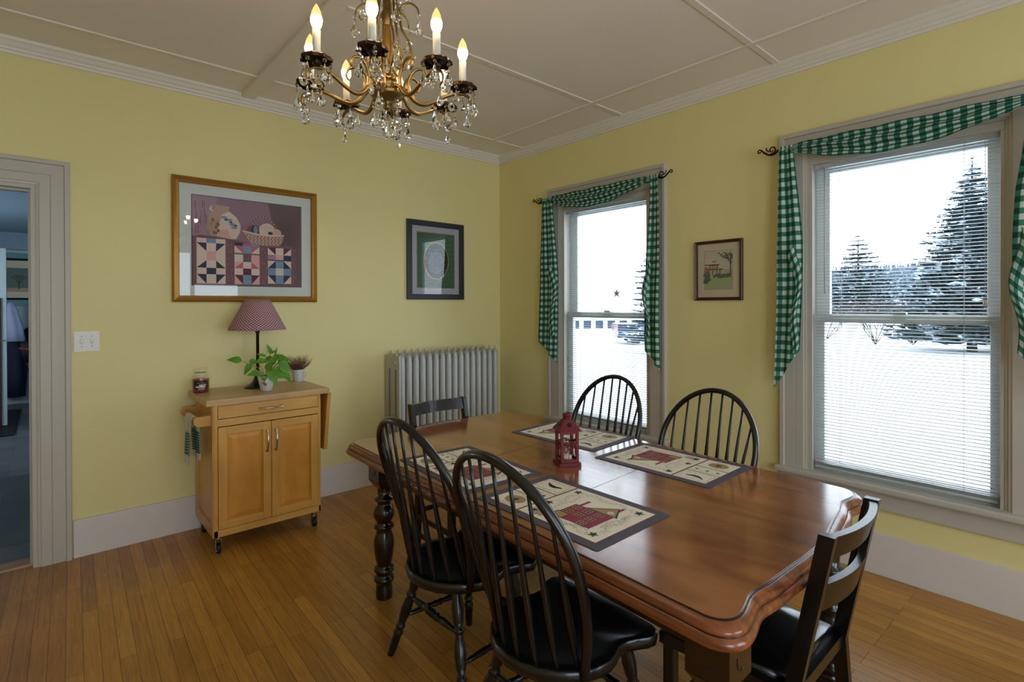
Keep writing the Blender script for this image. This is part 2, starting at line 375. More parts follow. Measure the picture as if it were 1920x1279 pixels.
    def ball(s, c, r_, key, seg=12, sc=(1, 1, 1)):
        vs = []; fs = []; rn = max(4, seg//2)
        for i in range(rn+1):
            th = PI*i/rn
            for j in range(seg):
                a = 2*PI*j/seg
                vs.append(Vector((r_*math.sin(th)*math.cos(a)*sc[0], r_*math.sin(th)*math.sin(a)*sc[1], r_*math.cos(th)*sc[2]))+Vector(c))
        for i in range(rn):
            for j in range(seg): fs.append((i*seg+j, (i+1)*seg+j, (i+1)*seg+(j+1) % seg, i*seg+(j+1) % seg))
        return s.add(vs, fs, key, smooth=True)
    def grid(s, fn, nu, nv, key, uvf=None, smooth=True):
        vs = [fn(i/nu, j/nv) for i in range(nu+1) for j in range(nv+1)]
        uvs = [uvf(i/nu, j/nv) for i in range(nu+1) for j in range(nv+1)] if uvf else None
        fs = [(i*(nv+1)+j, (i+1)*(nv+1)+j, (i+1)*(nv+1)+j+1, i*(nv+1)+j+1) for i in range(nu) for j in range(nv)]
        return s.add(vs, fs, key, uvs, smooth)
    def xf(s, mt):
        s.v = [mt @ v for v in s.v]; return s
    def build(s, name, parent=None, merge=True, loc=None):
        me = bpy.data.meshes.new(name)
        me.from_pydata([tuple(v) for v in s.v], [], s.f)
        for k in s.mats: me.materials.append(M[k])
        for i, p in enumerate(me.polygons): p.material_index = s.mi[i]; p.use_smooth = s.sm[i]
        if s.uv:
            ul = me.uv_layers.new(name='UVMap')
            for lp in me.loops: ul.data[lp.index].uv = s.uv.get(lp.vertex_index, (0, 0))
        bm = bmesh.new(); bm.from_mesh(me)
        if merge and not s.uv: bmesh.ops.remove_doubles(bm, verts=bm.verts[:], dist=1e-5)
        if not s.uv: bmesh.ops.recalc_face_normals(bm, faces=bm.faces[:])
        bm.to_mesh(me); bm.free(); me.update()
        o = bpy.data.objects.new(name, me); C.objects.link(o)
        if parent: o.parent = parent
        if loc: o.location = loc
        return o
def smooth(pts, rad, k=4):
    # Catmull-Rom resampling so bent rods read as curves
    P_ = [Vector(p) for p in pts]; n = len(P_); R_ = list(rad) if hasattr(rad, '__len__') else [rad]*n; o, r_ = [], []
    for i in range(n-1):
        a, b_, c, d = P_[max(i-1, 0)], P_[i], P_[i+1], P_[min(i+2, n-1)]
        for j in range(k):
            t = j/k; o.append(0.5*((2*b_)+(c-a)*t+(2*a-5*b_+4*c-d)*t*t+(3*b_-a-3*c+d)*t*t*t)); r_.append(R_[i]*(1-t)+R_[i+1]*t)
    o.append(P_[-1]); r_.append(R_[-1]); return o, r_
def tag(o, label=None, cat=None, group=None, kind=None):
    if label: o['label'] = label
    if cat: o['category'] = cat
    if group: o['group'] = group
    if kind: o['kind'] = kind
    return o
def thing(name, label, cat, loc=(0, 0, 0), rz=0, group=None, kind=None):
    o = bpy.data.objects.new(name, None); C.objects.link(o); o.location = loc; o.rotation_euler = (0, 0, rz); o.empty_display_size = 0.1
    return tag(o, label, cat, group, kind)
def struct(o, label=None):
    o['kind'] = 'structure'
    if label: o['label'] = label
    return o
def kids(o): return [c for c in bpy.data.objects if c.parent == o]
def dup(root, loc, rz, label, group=None):
    r = root.copy(); C.objects.link(r); r.location = loc; r.rotation_euler = (0, 0, rz); r['label'] = label
    if group: r['group'] = group
    for ch in kids(root):
        c = ch.copy(); C.objects.link(c); c.parent = r
        for g in kids(ch):
            d = g.copy(); C.objects.link(d); d.parent = c
    return r

# ================================================================== THE ROOM
CZ = 2.905
W1 = (-1.715, -0.825); W2 = (-3.655, -2.79); WZ0, WZ1 = 0.45, 2.32
TH = 0.16
def wall_with_holes(name, axis, const, thick, a0, a1, z0, z1, holes, key, extra=None):
    # axis 'x': wall plane x=const, running along y; thick signed outward
    b = MB(); cuts = sorted(set([a0, a1]+[h[0] for h in holes]+[h[1] for h in holes]))
    for i in range(len(cuts)-1):
        u0, u1 = cuts[i], cuts[i+1]; hs = [h for h in holes if h[0] <= u0+1e-6 and h[1] >= u1-1e-6]
        segs = [(z0, z1)] if not hs else [(z0, hs[0][2]), (hs[0][3], z1)]
        for s0, s1 in segs:
            if s1-s0 < 1e-4: continue
            if axis == 'x': b.box((const, u0, s0), (const+thick, u1, s1), key)
            else: b.box((u0, const, s0), (u1, const+thick, s1), key)
    return b.build(name, merge=False)
struct(wall_with_holes('wall_east', 'x', 0, TH, RY0, 0, 0, CZ, [(*W1, WZ0, WZ1), (*W2, WZ0, WZ1)], 'wall'))
DX0, DX1, DZ = -4.30, -3.385, 2.13
struct(wall_with_holes('wall_north', 'y', 0, 0.15, RX0, TH, 0, CZ, [(DX0, DX1, 0, DZ)], 'wall'))
struct(wall_with_holes('wall_south', 'y', RY0, -TH, RX0, TH, 0, CZ, [(-4.45, -2.95, 0.5, 2.4), (-2.25, -0.75, 0.5, 2.4)], 'wall'))
struct(wall_with_holes('wall_west', 'x', RX0, -TH, RY0, 0, 0, CZ, [], 'wall'))
struct(MB().box((RX0, RY0, -0.05), (0, 0.06, 0), 'floor').build('floor'))
struct(MB().box((RX0, RY0, CZ), (TH, 0.15, CZ+0.08), 'ceil').build('ceiling'))
# battens covering the ceiling joints
b = MB()
def batten(p, q, w_, h, key='batten'):
    x0, x1 = sorted((p[0], q[0])); y0, y1 = sorted((p[1], q[1]))
    if x1-x0 > y1-y0: b.box((x0, y0-w_/2, CZ-h), (x1, y0+w_/2, CZ), key, 0.003)
    else: b.box((x0-w_/2, y0, CZ-h), (x0+w_/2, y1, CZ), key, 0.003)
batten((RX0, -0.385), (0, -0.385), 0.036, 0.009)
batten((-0.40, RY0), (-0.40, 0), 0.036, 0.0105)
for yy in (-1.50, -2.64, -3.8, -4.95): batten((RX0, yy), (0, yy), 0.034, 0.0065)
struct(b.build('trim_1', merge=False), 'thin painted battens over the ceiling panel joints')
b = MB(); batten((-2.30, RY0), (-2.30, 0), 0.085, 0.026); 
struct(b.build('trim_2', merge=False), 'wider flat ceiling batten above the chandelier')

def sweep_crown(name, axis, const, sgn, a0, a1):
    pr = [(0, -0.078), (0.010, -0.078), (0.012, -0.062), (0.022, -0.060), (0.024, -0.046), (0.034, -0.040), (0.046, -0.022), (0.056, -0.016), (0.058, 0.0)]
    b = MB(); vs = []
    for a in (a0, a1):
        for (d, h) in pr+[(0, 0)]:
            k = a - (0 if a == a0 else 0)
            vs.append((const+sgn*d, a, CZ+h) if axis == 'x' else (a, const+sgn*d, CZ+h))
    n = len(pr)+1
    b.add(vs, [(i, (i+1) % n, n+(i+1) % n, n+i) for i in range(n)]+[list(range(n)), list(range(n, 2*n))], 'crown')
    return struct(b.build(name))
sweep_crown('trim_3', 'y', 0, -1, RX0, 0)['label'] = 'crown moulding over the picture wall'
sweep_crown('trim_4', 'x', 0, -1, RY0, 0)['label'] = 'crown moulding over the window wall'
# baseboards
def baseb(name, a, b_, pad=0):
    bb = MB(); bb.box(a, b_, 'base', 0.003); return struct(bb.build(name))
baseb('baseboard_north', (-3.235, -0.018, 0), (-0.018, 0, 0.218))
baseb('baseboard_east', (-0.018, RY0, 0), (0, 0, 0.222))
baseb('baseboard_south', (RX0, RY0, 0), (-0.018, RY0+0.018, 0.22))
baseb('baseboard_west', (RX0, RY0+0.018, 0), (RX0+0.018, -0.0, 0.22))

PROF = [(0, 0), (0, 0.012), (0.012, 0.014), (0.014, 0.019), (0.058, 0.019), (0.060, 0.016), (0.063, 0.019), (0.118, 0.019), (0.122, 0.030), (0.142, 0.030), (0.145, 0.026), (0.145, 0)]
def casing(b, axis, const, sgn, a0, a1, zb, z1, key='trim', prof=PROF):
    rings = []
    for (u, v) in prof:
        c = const+sgn*v
        P4 = [(a0-u, zb), (a0-u, z1+u), (a1+u, z1+u), (a1+u, zb)]
        rings.append([(c, a, z) if axis == 'x' else (a, c, z) for a, z in P4])
    n = len(rings); vs = [p for r_ in rings for p in r_]; fs = []
    for i in range(n-1):
        for k in range(3): fs.append((i*4+k, i*4+k+1, (i+1)*4+k+1, (i+1)*4+k))
    fs.append([i*4 for i in range(n)]); fs.append([i*4+3 for i in range(n)])
    b.add(vs, fs, key)

# doorway: casing, jambs, threshold, kitchen beyond
b = MB(); casing(b, 'y', 0, -1, DX0+0.0, DX1, 0, DZ)
b.box((DX1-0.022, -0.004, 0), (DX1, 0.15, DZ), 'trim'); b.box((DX0, -0.004, 0), (DX0+0.022, 0.15, DZ), 'trim'); b.box((DX0+0.022, -0.004, DZ-0.022), (DX1-0.022, 0.15, DZ), 'trim')
b.box((DX1-0.034, 0.04, 0), (DX1-0.022, 0.075, DZ-0.036), 'trim'); b.box((DX0+0.022, 0.04, DZ-0.036), (DX1-0.022, 0.075, DZ-0.022), 'trim')
struct(b.build('door_1', merge=False), 'white moulded doorway casing to the kitchen')
struct(MB().box((DX0+0.022, 0.03, -0.02), (DX1-0.022, 0.15, 0.012), 'thresh', 0.003).build('trim_5'), 'oak threshold strip in the doorway')

# kitchen shell beyond
KX0, KX1, KY1, KZ = -5.3, -3.05, 6.9, 2.57
struct(MB().box((KX0, 0.15, -0.05), (KX1, KY1, 0.0), 'tile').build('floor_kitchen'), 'grey stone-look tile floor of the kitchen')
struct(MB().box((KX0, 0.15, KZ), (KX1, KY1+0.1, KZ+0.06), 'bluew').build('ceiling_kitchen'))
b = MB(); b.box((KX0, KY1, 0), (KX1, KY1+0.1, 1.44), 'wains'); b.box((KX0, KY1, 1.44), (KX1, KY1+0.1, 2.28), 'teal'); b.box((KX0, KY1, 2.28), (KX1, KY1+0.1, KZ), 'bluew')
b.box((KX0, KY1-0.03, 1.42), (KX1, KY1, 1.46), 'wains'); b.box((KX0, KY1-0.04, 2.26), (KX1, KY1, 2.30), 'wains'); b.box((KX0, KY1-0.02, 0), (KX1, KY1, 0.12), 'wains')
struct(b.build('wall_kitchen_far'))
struct(MB().box((KX1, 0.15, 0), (KX1+0.1, KY1, KZ), 'teal').build('wall_kitchen_right'))
b = MB(); b.box((KX0-0.1, 0.15, 0), (KX0, KY1, 0.9), 'teal'); b.box((KX0-0.1, 0.15, 2.2), (KX0, KY1, KZ), 'teal'); b.box((KX0-0.1, 0.15, 0.9), (KX0, 2.9, 2.2), 'teal'); b.box((KX0-0.1, 5.0, 0.9), (KX0, KY1, 2.2), 'teal')  # unseen opening in this wall, added to let daylight into the kitchen
struct(b.build('wall_kitchen_left'))

# ------------------------------------------------------------------ windows
def window(n, a0, a1):
    w = bpy.data.objects.new('window_%d' % n, None); C.objects.link(w); w.location = (0, 0, 0); w['kind'] = 'structure'
    w['label'] = 'double-hung window with a tree in view, nearest the right edge' if n == 2 else 'double-hung window near the room corner'
    b = MB(); casing(b, 'x', 0, -1, a0, a1, 0.485, WZ1); b.build('casing', w, merge=False)
    b = MB()   # jambs and stops
    for (u0, u1) in ((a0, a0+0.012), (a1-0.012, a1)): b.box((-0.004, u0, WZ0), (TH, u1, WZ1), 'trim')
    b.box((-0.004, a0+0.012, WZ1-0.012), (TH, a1-0.012, WZ1), 'trim')
    b.box((0.0, a0+0.012, WZ0), (0.014, a0+0.030, WZ1-0.055), 'trim', 0.003); b.box((0.0, a1-0.030, WZ0), (0.014, a1-0.012, WZ1-0.055), 'trim', 0.003); b.box((0.0, a0+0.012, WZ1-0.055), (0.014, a1-0.012, WZ1-0.012), 'trim', 0.003)
    b.build('jamb', w, merge=False)
    b = MB(); b.box((-0.062, a0-0.168, 0.452), (0.0, a1+0.168, 0.485), 'trim', 0.010); b.box((-0.002, a0, 0.452), (TH+0.03, a1, 0.485), 'trim'); b.build('stool', w, merge=False)
    b = MB(); b.box((-0.020, a0-0.145, 0.352), (0, a1+0.145, 0.452), 'trim', 0.004); b.build('apron', w)
    y0, y1 = a0+0.012, a1-0.012; zm = 1.365
    def sash(nm, x0, x1, z0, z1, st, tr, br):
        b = MB()
        b.box((x0, y0, z0), (x1, y0+st, z1), 'vinyl', 0.003); b.box((x0, y1-st, z0), (x1, y1, z1), 'vinyl', 0.003)
        b.box((x0, y0+st, z1-tr), (x1, y1-st, z1), 'vinyl'); b.box((x0, y0+st, z0), (x1, y1-st, z0+br), 'vinyl')
        o = b.build(nm, w, merge=False)
        xm = (x0+x1)/2
        MB().box((xm-0.002, y0+st-0.004, z0+br-0.004), (xm+0.002, y1-st+0.004, z1-tr+0.004), 'pane').build('glass', o)
        return o
    sash('upper_sash', 0.108, 0.142, zm-0.02, WZ1-0.012, 0.075, 0.085, 0.045)
    lo = sash('lower_sash', 0.066, 0.100, 0.485, zm+0.030, 0.060, 0.050, 0.055)
    MB().box((0.058, (a0+a1)/2-0.03, zm+0.03), (0.095, (a0+a1)/2+0.03, zm+0.042), 'nickel', 0.003).build('sash_lock', lo)
    b = MB()  # exterior trim
    for (u0, u1) in ((a0-0.09, a0), (a1, a1+0.09)): b.box((TH, u0, WZ0-0.05), (TH+0.02, u1, WZ1+0.1), 'trim')
    b.box((TH, a0-0.09, WZ1), (TH+0.02, a1+0.09, WZ1+0.1), 'trim'); b.build('exterior_trim', w, merge=False)
    return w
window(1, *W1); window(2, *W2)
# unseen plain windows, added behind the camera for fill daylight
def fillwin(n, axis, const, u0, u1, z0, z1):
    w = bpy.data.objects.new('window_%d' % n, None); C.objects.link(w); w['kind'] = 'structure'
    b = MB(); g = MB(); um = (u0+u1)/2; zm = (z0+z1)/2
    segs = [(u0, u0+0.05, z0, z1), (u1-0.05, u1, z0, z1), (u0+.05, u1-.05, z0, z0+0.05), (u0+.05, u1-.05, z1-0.05, z1), (um-0.03, um+0.03, z0+.05, z1-.05), (u0+.05, um-.03, zm-0.02, zm+0.02), (um+.03, u1-.05, zm-0.02, zm+0.02)]
    for s in segs:
        if axis == 'y': b.box((s[0], const-0.10, s[2]), (s[1], const-0.06, s[3]), 'vinyl')
        else: b.box((const-0.10, s[0], s[2]), (const-0.06, s[1], s[3]), 'vinyl')
    b.build('window_frame', w, merge=False)
    if axis == 'y': g.box((u0+.02, const-0.082, z0+.02), (u1-.02, const-0.078, z1-.02), 'pane')
    else: g.box((const-0.082, u0+.02, z0+.02), (const-0.078, u1-.02, z1-.02), 'pane')
    g.build('glass', w)
    b = MB()
    if axis == 'y': casing(b, 'y', RY0, 1, u0, u1, z0, z1)
    else: casing(b, 'x', RX0, 1, u0, u1, z0, z1)
    b.build('casing', w, merge=False)
fillwin(3, 'y', RY0, -4.45, -2.95, 0.5, 2.4); fillwin(4, 'y', RY0, -2.25, -0.75, 0.5, 2.4)

# ------------------------------------------------------------------ mini blinds
def blind(a0, a1, label, zbot):
    y0, y1 = a0+0.034, a1-0.034; ztop = 2.262; xc = 0.036
    t = thing('mini_blind', label, 'window blind', (xc, (y0+y1)/2, zbot), 0, 'white mini blinds in the two windows')
    L = (y1-y0)/2; H = ztop-zbot
    MB().box((-0.013, -L, H-0.026), (0.013, L, H), 'blind', 0.002).build('headrail', t)
    b = MB(); n = int((H-0.05)/0.0181)
    for i in range(n):
        z = H-0.040-i*0.0181
        if z < 0.035: break
        prof = [(-0.0122, -0.0010), (-0.006, 0.0010), (0, 0.0017), (0.006, 0.0010), (0.0122, -0.0010)]
        tl = 0.10
        vs = []
        for s_ in (-L+0.003, L-0.003):
            for (x, h) in prof: vs.append((x, s_, z+h+x*tl))
        b.add(vs, [(k, k+1, 5+k+1, 5+k) for k in range(4)], 'blind', smooth=True)
    for k in range(5):  # stacked slats resting on the bottom rail
        b.box((-0.012, -L+0.003, 0.016+k*0.0032), (0.012, L-0.003, 0.0172+k*0.0032), 'blind')
    b.build('slats', t, merge=False)
    MB().box((-0.012, -L+0.002, 0), (0.012, L-0.002, 0.014), 'blind', 0.003).build('bottom_rail', t)
    for yy in (-L+0.13, L-0.13):
        b = MB()
        for xx in (-0.0128, 0.0128): b.tube([(xx, yy, 0.01), (xx, yy, H-0.02)], 0.0009, 'cord', 5)
        b.build('ladder_cord', t, merge=False)
    MB().tube([(-0.020, L-0.055, H-0.02), (-0.022, L-0.055, H-0.75)], 0.0035, 'cord', 6).build('tilt_wand', t)
    b = MB(); b.tube([(-0.020, -L+0.05, H-0.02), (-0.020, -L+0.05, H-0.80)], 0.0014, 'cord', 5); b.lathe([(0.001, 0), (0.007, -0.005), (0.009, -0.03), (0.002, -0.034)], 'candle', (-0.020, -L+0.05, H-0.79), 8); b.build('pull_cord', t, merge=False)
    return t
blind(*W1, 'white mini blind lowered in the narrow-looking window near the room corner', 0.500)
blind(*W2, 'white mini blind lowered in the large window at the right', 0.500)

# ------------------------------------------------------------------ rods and scarf swags
def curtain_rod(y0, y1, label, x=-0.085, z=2.365):
    t = thing('curtain_rod', label, 'curtain rod', (x, (y0+y1)/2, z), 0, 'scrolled curtain rods over the windows')
    h = (y1-y0)/2
    MB().tube([(0, -h, 0), (0, h, 0)], 0.008, 'iron', 10).build('rod', t)
    for s in (-1, 1):
        b = MB(); y = s*(h-0.055)
        b.tube([(0, y, 0), (0.03, y, -0.012), (0.070, y, -0.030)], 0.006, 'iron', 8); b.box((0.066, y-0.012, -0.075), (0.0665+0.004, y+0.012, 0.01), 'iron', 0.002)
        b.build('bracket', t, merge=False)
        b = MB(); pts = []
        # S shaped scroll finial: inner curl, sweep out, end curl
        for k in range(22):
            a = k/21*2.6*PI; r_ = 0.006+0.017*k/21
            pts.append((0, s*(h+0.028+math.cos(a+PI)*r_), 0.012+math.sin(a+PI)*r_))
        q = Vector(pts[-1])
        e = [(0, s*(h+0.030), -0.018), (0, s*(h+0.052), -0.012), (0, s*(h+0.074), 0.004), (0, s*(h+0.092), 0.022)]
        main = [(0, s*(h-0.005), 0.0), (0, s*(h+0.008), -0.012)]+e
        for k in range(12):
            a = PI*0.75 - k/11*1.7*PI; r_ = 0.012*(1-0.5*k/11)
            main.append((0, s*(h+0.102+math.cos(a)*r_), 0.016+math.sin(a)*r_))
        b.tube(main, [0.007]*3+[0.006]*2+[0.005]+[0.004]*12, 'iron', 8)
        b.tube(pts, [0.0025+0.003*k/21 for k in range(22)], 'iron', 8)
        b.tube([(0, s*(h+0.045), 0.006), (0, s*(h+0.058), 0.014), (0, s*(h+0.064), 0.026), (0, s*(h+0.058), 0.032)], [0.004, 0.004, 0.0035, 0.003], 'iron', 8)
        b.build('scroll_finial', t, merge=False)
    return t
def tail(b, yin, yout, zt, zin, zout, folds=2.2, x=-0.098, amp=0.011, seed=0, topw=0.6, back=False):
    # hanging tail: inner edge yin (towards window), outer edge yout; bottom runs diagonally from zin to zout
    W = abs(yout-yin); clothw = W*1.35; yc = (yin+yout)/2
    def fn(u, v):
        zb = zin+(zout-zin)*u
        z = zt+(zb-zt)*v
        k = topw+(1-topw)*min(1, v*2.2)
        y = yc+(yin-yc)*(1-2*u)*k*1.0 + 0.010*math.sin(5*v+seed)
        xx = x + amp*k*math.sin(2*PI*folds*u+seed+1.1*math.sin(3*v+seed)) - 0.004*u
        if v < 0.04: xx = x+(xx-x)*v/0.04
        return Vector((xx, y, z))
    b.grid(fn, 34, 40, 'green', lambda u, v: (u*clothw+seed*0.1, (zt-(zin+(zout-zin)*u))*v))
    # turned back ruffle along the edge
    def fr(u, v):
        z = zt-(zt-min(zin, zout))*(0.42+0.40*v); 
        y = yin+(yc-yin)*(0.15+0.55*u)+0.012*math.sin(9*v+seed)
        return Vector((x-0.022-0.010*math.sin(PI*u)-0.008*math.sin(8*v+seed), y+(yin-yc)*0.25*math.sin(PI*v), z-0.05*u))
    b.grid(fr, 8, 24, 'green', lambda u, v: (0.31+u*0.09, 0.6*v))
def swag(y0, y1, label, tl, tr, drop, loc, x=-0.098, z=2.372):
    # y0 right end, y1 left end
    t = thing('scarf_swag', label, 'curtain', loc, 0, 'green and white gingham window scarves')
    inv = Matrix.Translation(-Vector(loc))
    b = MB()
    def fn(u, v):
        y = y0+(y1-y0)*u; e = min(1, 6*u*(1-u)) if True else 1; s4 = 4*u*(1-u)
        top = z+0.016*min(1, 9*u*(1-u)*1.0)-0.006*s4
        bot = z-0.016-drop*s4**1.2
        zz = top+(bot-top)*v
        xx = x-0.014*math.sin(PI*v)*e - 0.013*e*math.sin(v*PI*4.2+2.4*u) + (0.006 if v < 0.02 else 0)
        return Vector((xx, y, zz+0.003*math.sin(30*u+7*v)*e))
    b.grid(fn, 60, 26, 'green', lambda u, v: (u*abs(y1-y0)*1.03, v*0.34+0.03*math.sin(PI*u)))
    # cloth folded over behind the rod
    def fb(u, v):
        p = fn(u, 0); q = Vector((x+0.026, p.y, p.z-0.045*v)); return p.lerp(q, min(1, v*2)) if v < 0.5 else q
    b.grid(fb, 40, 4, 'green', lambda u, v: (u*abs(y1-y0)*1.03, -0.06*v))
    b.xf(inv).build('swag_drape', t, merge=False)
    for k, tt in enumerate((tl, tr)):
        b = MB(); tail(b, *tt[:2], z+0.008, *tt[2:4], folds=tt[4], seed=k*2+len(label) % 5, x=x-0.004, topw=0.58); b.xf(inv).build('hanging_tail', t, merge=False)
    return t
curtain_rod(-1.845, -0.675, 'dark bronze scrolled rod across the top of the corner window')
curtain_rod(-3.815, -2.655, 'dark bronze scrolled rod across the top of the large right window')
swag(-1.835, -0.685, 'green gingham scarf swag on the window nearest the room corner', (-0.865, -0.655, 0.955, 1.14, 1.8), (-1.752, -1.872, 1.12, 0.985, 1.4), 0.120, (-0.098, -1.26, 2.365))
swag(-3.805, -2.668, 'green gingham scarf swag on the large window at the right', (-2.790, -2.655, 1.19, 0.955, 1.6), (-3.685, -3.85, 1.47, 0.98, 1.6), 0.118, (-0.098, -3.23, 2.365))

# ------------------------------------------------------------------ switch, pictures
t = thing('light_switch', 'white double rocker switch plate on the yellow wall by the doorway', 'light switch', (-3.168, 0, 1.248))
MB().box((-0.058, -0.006, -0.0585), (0.058, 0, 0.0585), 'plate', 0.003).build('cover_plate', t)
for sx in (-0.024, 0.024):
    b = MB(); b.box((sx-0.006, -0.014, -0.006), (sx+0.006, -0.004, 0.012), 'plate', 0.002); b.box((sx-0.009, -0.0068, -0.016), (sx+0.009, -0.0058, 0.016), 'candle'); b.build('toggle', t, merge=False)
for sx in (-0.024, 0.024):
    for sz in (-0.03, 0.03): MB().ball((sx, -0.006, sz), 0.003, 'nickel', 8, (1, 0.5, 1)).build('screw', t, merge=False)

WALLN = Matrix(((1, 0, 0), (0, 0, -1), (0, 1, 0)))      # local (x right, y up, z out of wall) on the north wall
WALLE = Matrix(((0, 0, -1), (-1, 0, 0), (0, 1, 0)))     # same on the east wall
def frame(t, w_, h, fw_, dep, key, rot, steps=None):
    b = MB(); prof = steps or [(0, 0), (0, dep*0.8), (fw_*0.25, dep), (fw_*0.6, dep*0.72), (fw_*0.85, dep*0.8), (fw_, dep*0.45), (fw_, 0)]
    rings = []
    for (u, v) in prof:
        a, c = w_/2-u, h/2-u
        rings.append([(-a, -c, v), (a, -c, v), (a, c, v), (-a, c, v)])
    vs = [p for r_ in rings for p in r_]
    fs = [(i*4+k, i*4+(k+1) % 4, (i+1)*4+(k+1) % 4, (i+1)*4+k) for i in range(len(rings)-1) for k in range(4)]
    b.add(vs, fs, key); b.xf(rot); return b.build('frame', t)
def rectp(x0, y0, x1, y1): return [(x0, y0), (x1, y0), (x1, y1), (x0, y1)]
def ell(cx, cy, rx, ry, n=28, a0=0, a1=2*PI): return [(cx+rx*math.cos(a0+(a1-a0)*i/n), cy+ry*math.sin(a0+(a1-a0)*i/n)) for i in range(n)]

# --- large framed quilt print
t = thing('framed_print', 'large gold-framed still life of quilt, jug and wicker basket above the cart', 'picture', (-2.283, 0, 1.886))
frame(t, 0.925, 0.812, 0.042, 0.030, 'gold', WALLN)
b = MB(); b.poly(rectp(-0.43, -0.375, 0.43, 0.375), 0.002, 0.008, 'p_mat')
b.xf(WALLN).build('mat_board', t)
b = MB(); PW, PH = 0.348, 0.293; yo = 0.0
Z = [0.0085]
def lay(pts, key, dz=0.00018):
    Z[0] += dz; b.poly(pts, 0.0082, Z[0], key)
lay(rectp(-PW-.005, -PH-.005, PW+.005, PH+.005), 'p_slate'); lay(rectp(-PW, -PH, PW, PH), 'p_mauve')
lay([(0.12, PH), (PW, PH), (PW, -PH), (0.30, -PH), (0.17, 0.05)], 'p_dark')
lay([(-PW, PH), (-0.20, PH), (-0.26, 0.02), (-PW, 0.02)], 'p_mauvel')
for i in range(26):   # curtain streaks of the print
    x = -PW+0.01+random.random()*0.10; y = 0.03+random.random()*0.20; lay([(x, y), (x+0.004, y), (x+0.006, y+0.05), (x+0.001, y+0.055)], random.choice(['p_mauve', 'p_brown', 'p_mauvel']), 0.00002)
# jug
lay([(-0.245, 0.04), (-0.262, 0.08), (-0.262, 0.14), (-0.235, 0.20), (-0.215, 0.225), (-0.225, 0.245), (-0.125, 0.240), (-0.135, 0.215), (-0.085, 0.175), (-0.055, 0.12), (-0.06, 0.07), (-0.085, 0.02), (-0.20, 0.01)], 'p_tan')
lay([(-0.205, 0.02), (-0.195, 0.10), (-0.175, 0.18), (-0.13, 0.205), (-0.085, 0.170), (-0.06, 0.12), (-0.065, 0.07), (-0.09, 0.025)], 'p_cream'); lay([(-0.205, 0.015), (-0.19, 0.075), (-0.14, 0.085), (-0.12, 0.02)], 'p_pink')
for k in range(26): lay(ell(-0.235+random.random()*0.04, 0.05+random.random()*0.14, 0.008, 0.012, 8), random.choice(['p_brown', 'p_basketd', 'p_tan', 'p_basket']), 0.00001)
for cx, cy in ((-0.13, 0.15), (-0.11, 0.12), (-0.16, 0.165), (-0.10, 0.10)): lay(ell(cx, cy, 0.02, 0.009), 'p_blue')
for cx, cy in ((-0.12, 0.135), (-0.15, 0.15), (-0.09, 0.115)): lay(ell(cx, cy, 0.011, 0.006), 'p_navy')
lay([(-0.235, 0.235), (-0.250, 0.215), (-0.235, 0.198), (-0.228, 0.205), (-0.240, 0.217), (-0.228, 0.230)], 'p_cream')
# basket with yarn
for i in range(28):
    a0, a1 = PI*i/28-0.05, PI*(i+1)/28-0.05; hx_, hy_ = 0.087, 0.075
    lay([(hx_+0.097*math.cos(a0), hy_+0.122*math.sin(a0)), (hx_+0.097*math.cos(a1), hy_+0.122*math.sin(a1)), (hx_+0.088*math.cos(a1), hy_+0.110*math.sin(a1)), (hx_+0.088*math.cos(a0), hy_+0.110*math.sin(a0))], 'p_basketd' if i % 2 else 'p_basket', 0.00003)
lay(ell(0.025, 0.095, 0.042, 0.036), 'p_brown'); lay(ell(0.030, 0.098, 0.026, 0.028), 'p_slate'); lay(ell(0.036, 0.098, 0.013, 0.026), 'p_blue')
lay(ell(0.112, 0.100, 0.054, 0.050), 'p_cream')
for k in range(6): lay([(0.066+k*0.015, 0.085+abs(k-3)*.004), (0.069+k*0.015, 0.085+abs(k-3)*.004), (0.094+k*0.011, 0.140-abs(k-2)*.006), (0.090+k*0.011, 0.140-abs(k-2)*.006)], 'p_pink', 0.00003)
lay(ell(0.135, 0.082, 0.018, 0.011), 'p_navy'); lay(ell(0.178, 0.088, 0.03, 0.028), 'p_pink')
lay([(-0.052, 0.088), (0.05, 0.072), (0.14, 0.068), (0.226, 0.078), (0.218, 0.03), (0.19, -0.015), (0.15, -0.03), (0.08, -0.034), (0.03, -0.02), (-0.01, 0.02)], 'p_basket')
lay([(-0.052, 0.088), (0.05, 0.072), (0.14, 0.068), (0.226, 0.078), (0.226, 0.068), (0.14, 0.058), (0.05, 0.062), (-0.047, 0.078)], 'p_cream')
for r_ in range(7):
    for c_ in range(22):
        x = -0.035+c_*0.0118+(r_ % 2)*0.0058; y = 0.050-r_*0.0125
        if -0.032+r_*0.011 < x < 0.208-max(0, r_-3)*0.011: lay([(x, y), (x+0.0068, y), (x+0.0068, y+0.006), (x, y+0.006)], 'p_basketd' if (r_+c_) % 2 else 'p_cream', 0.00001)
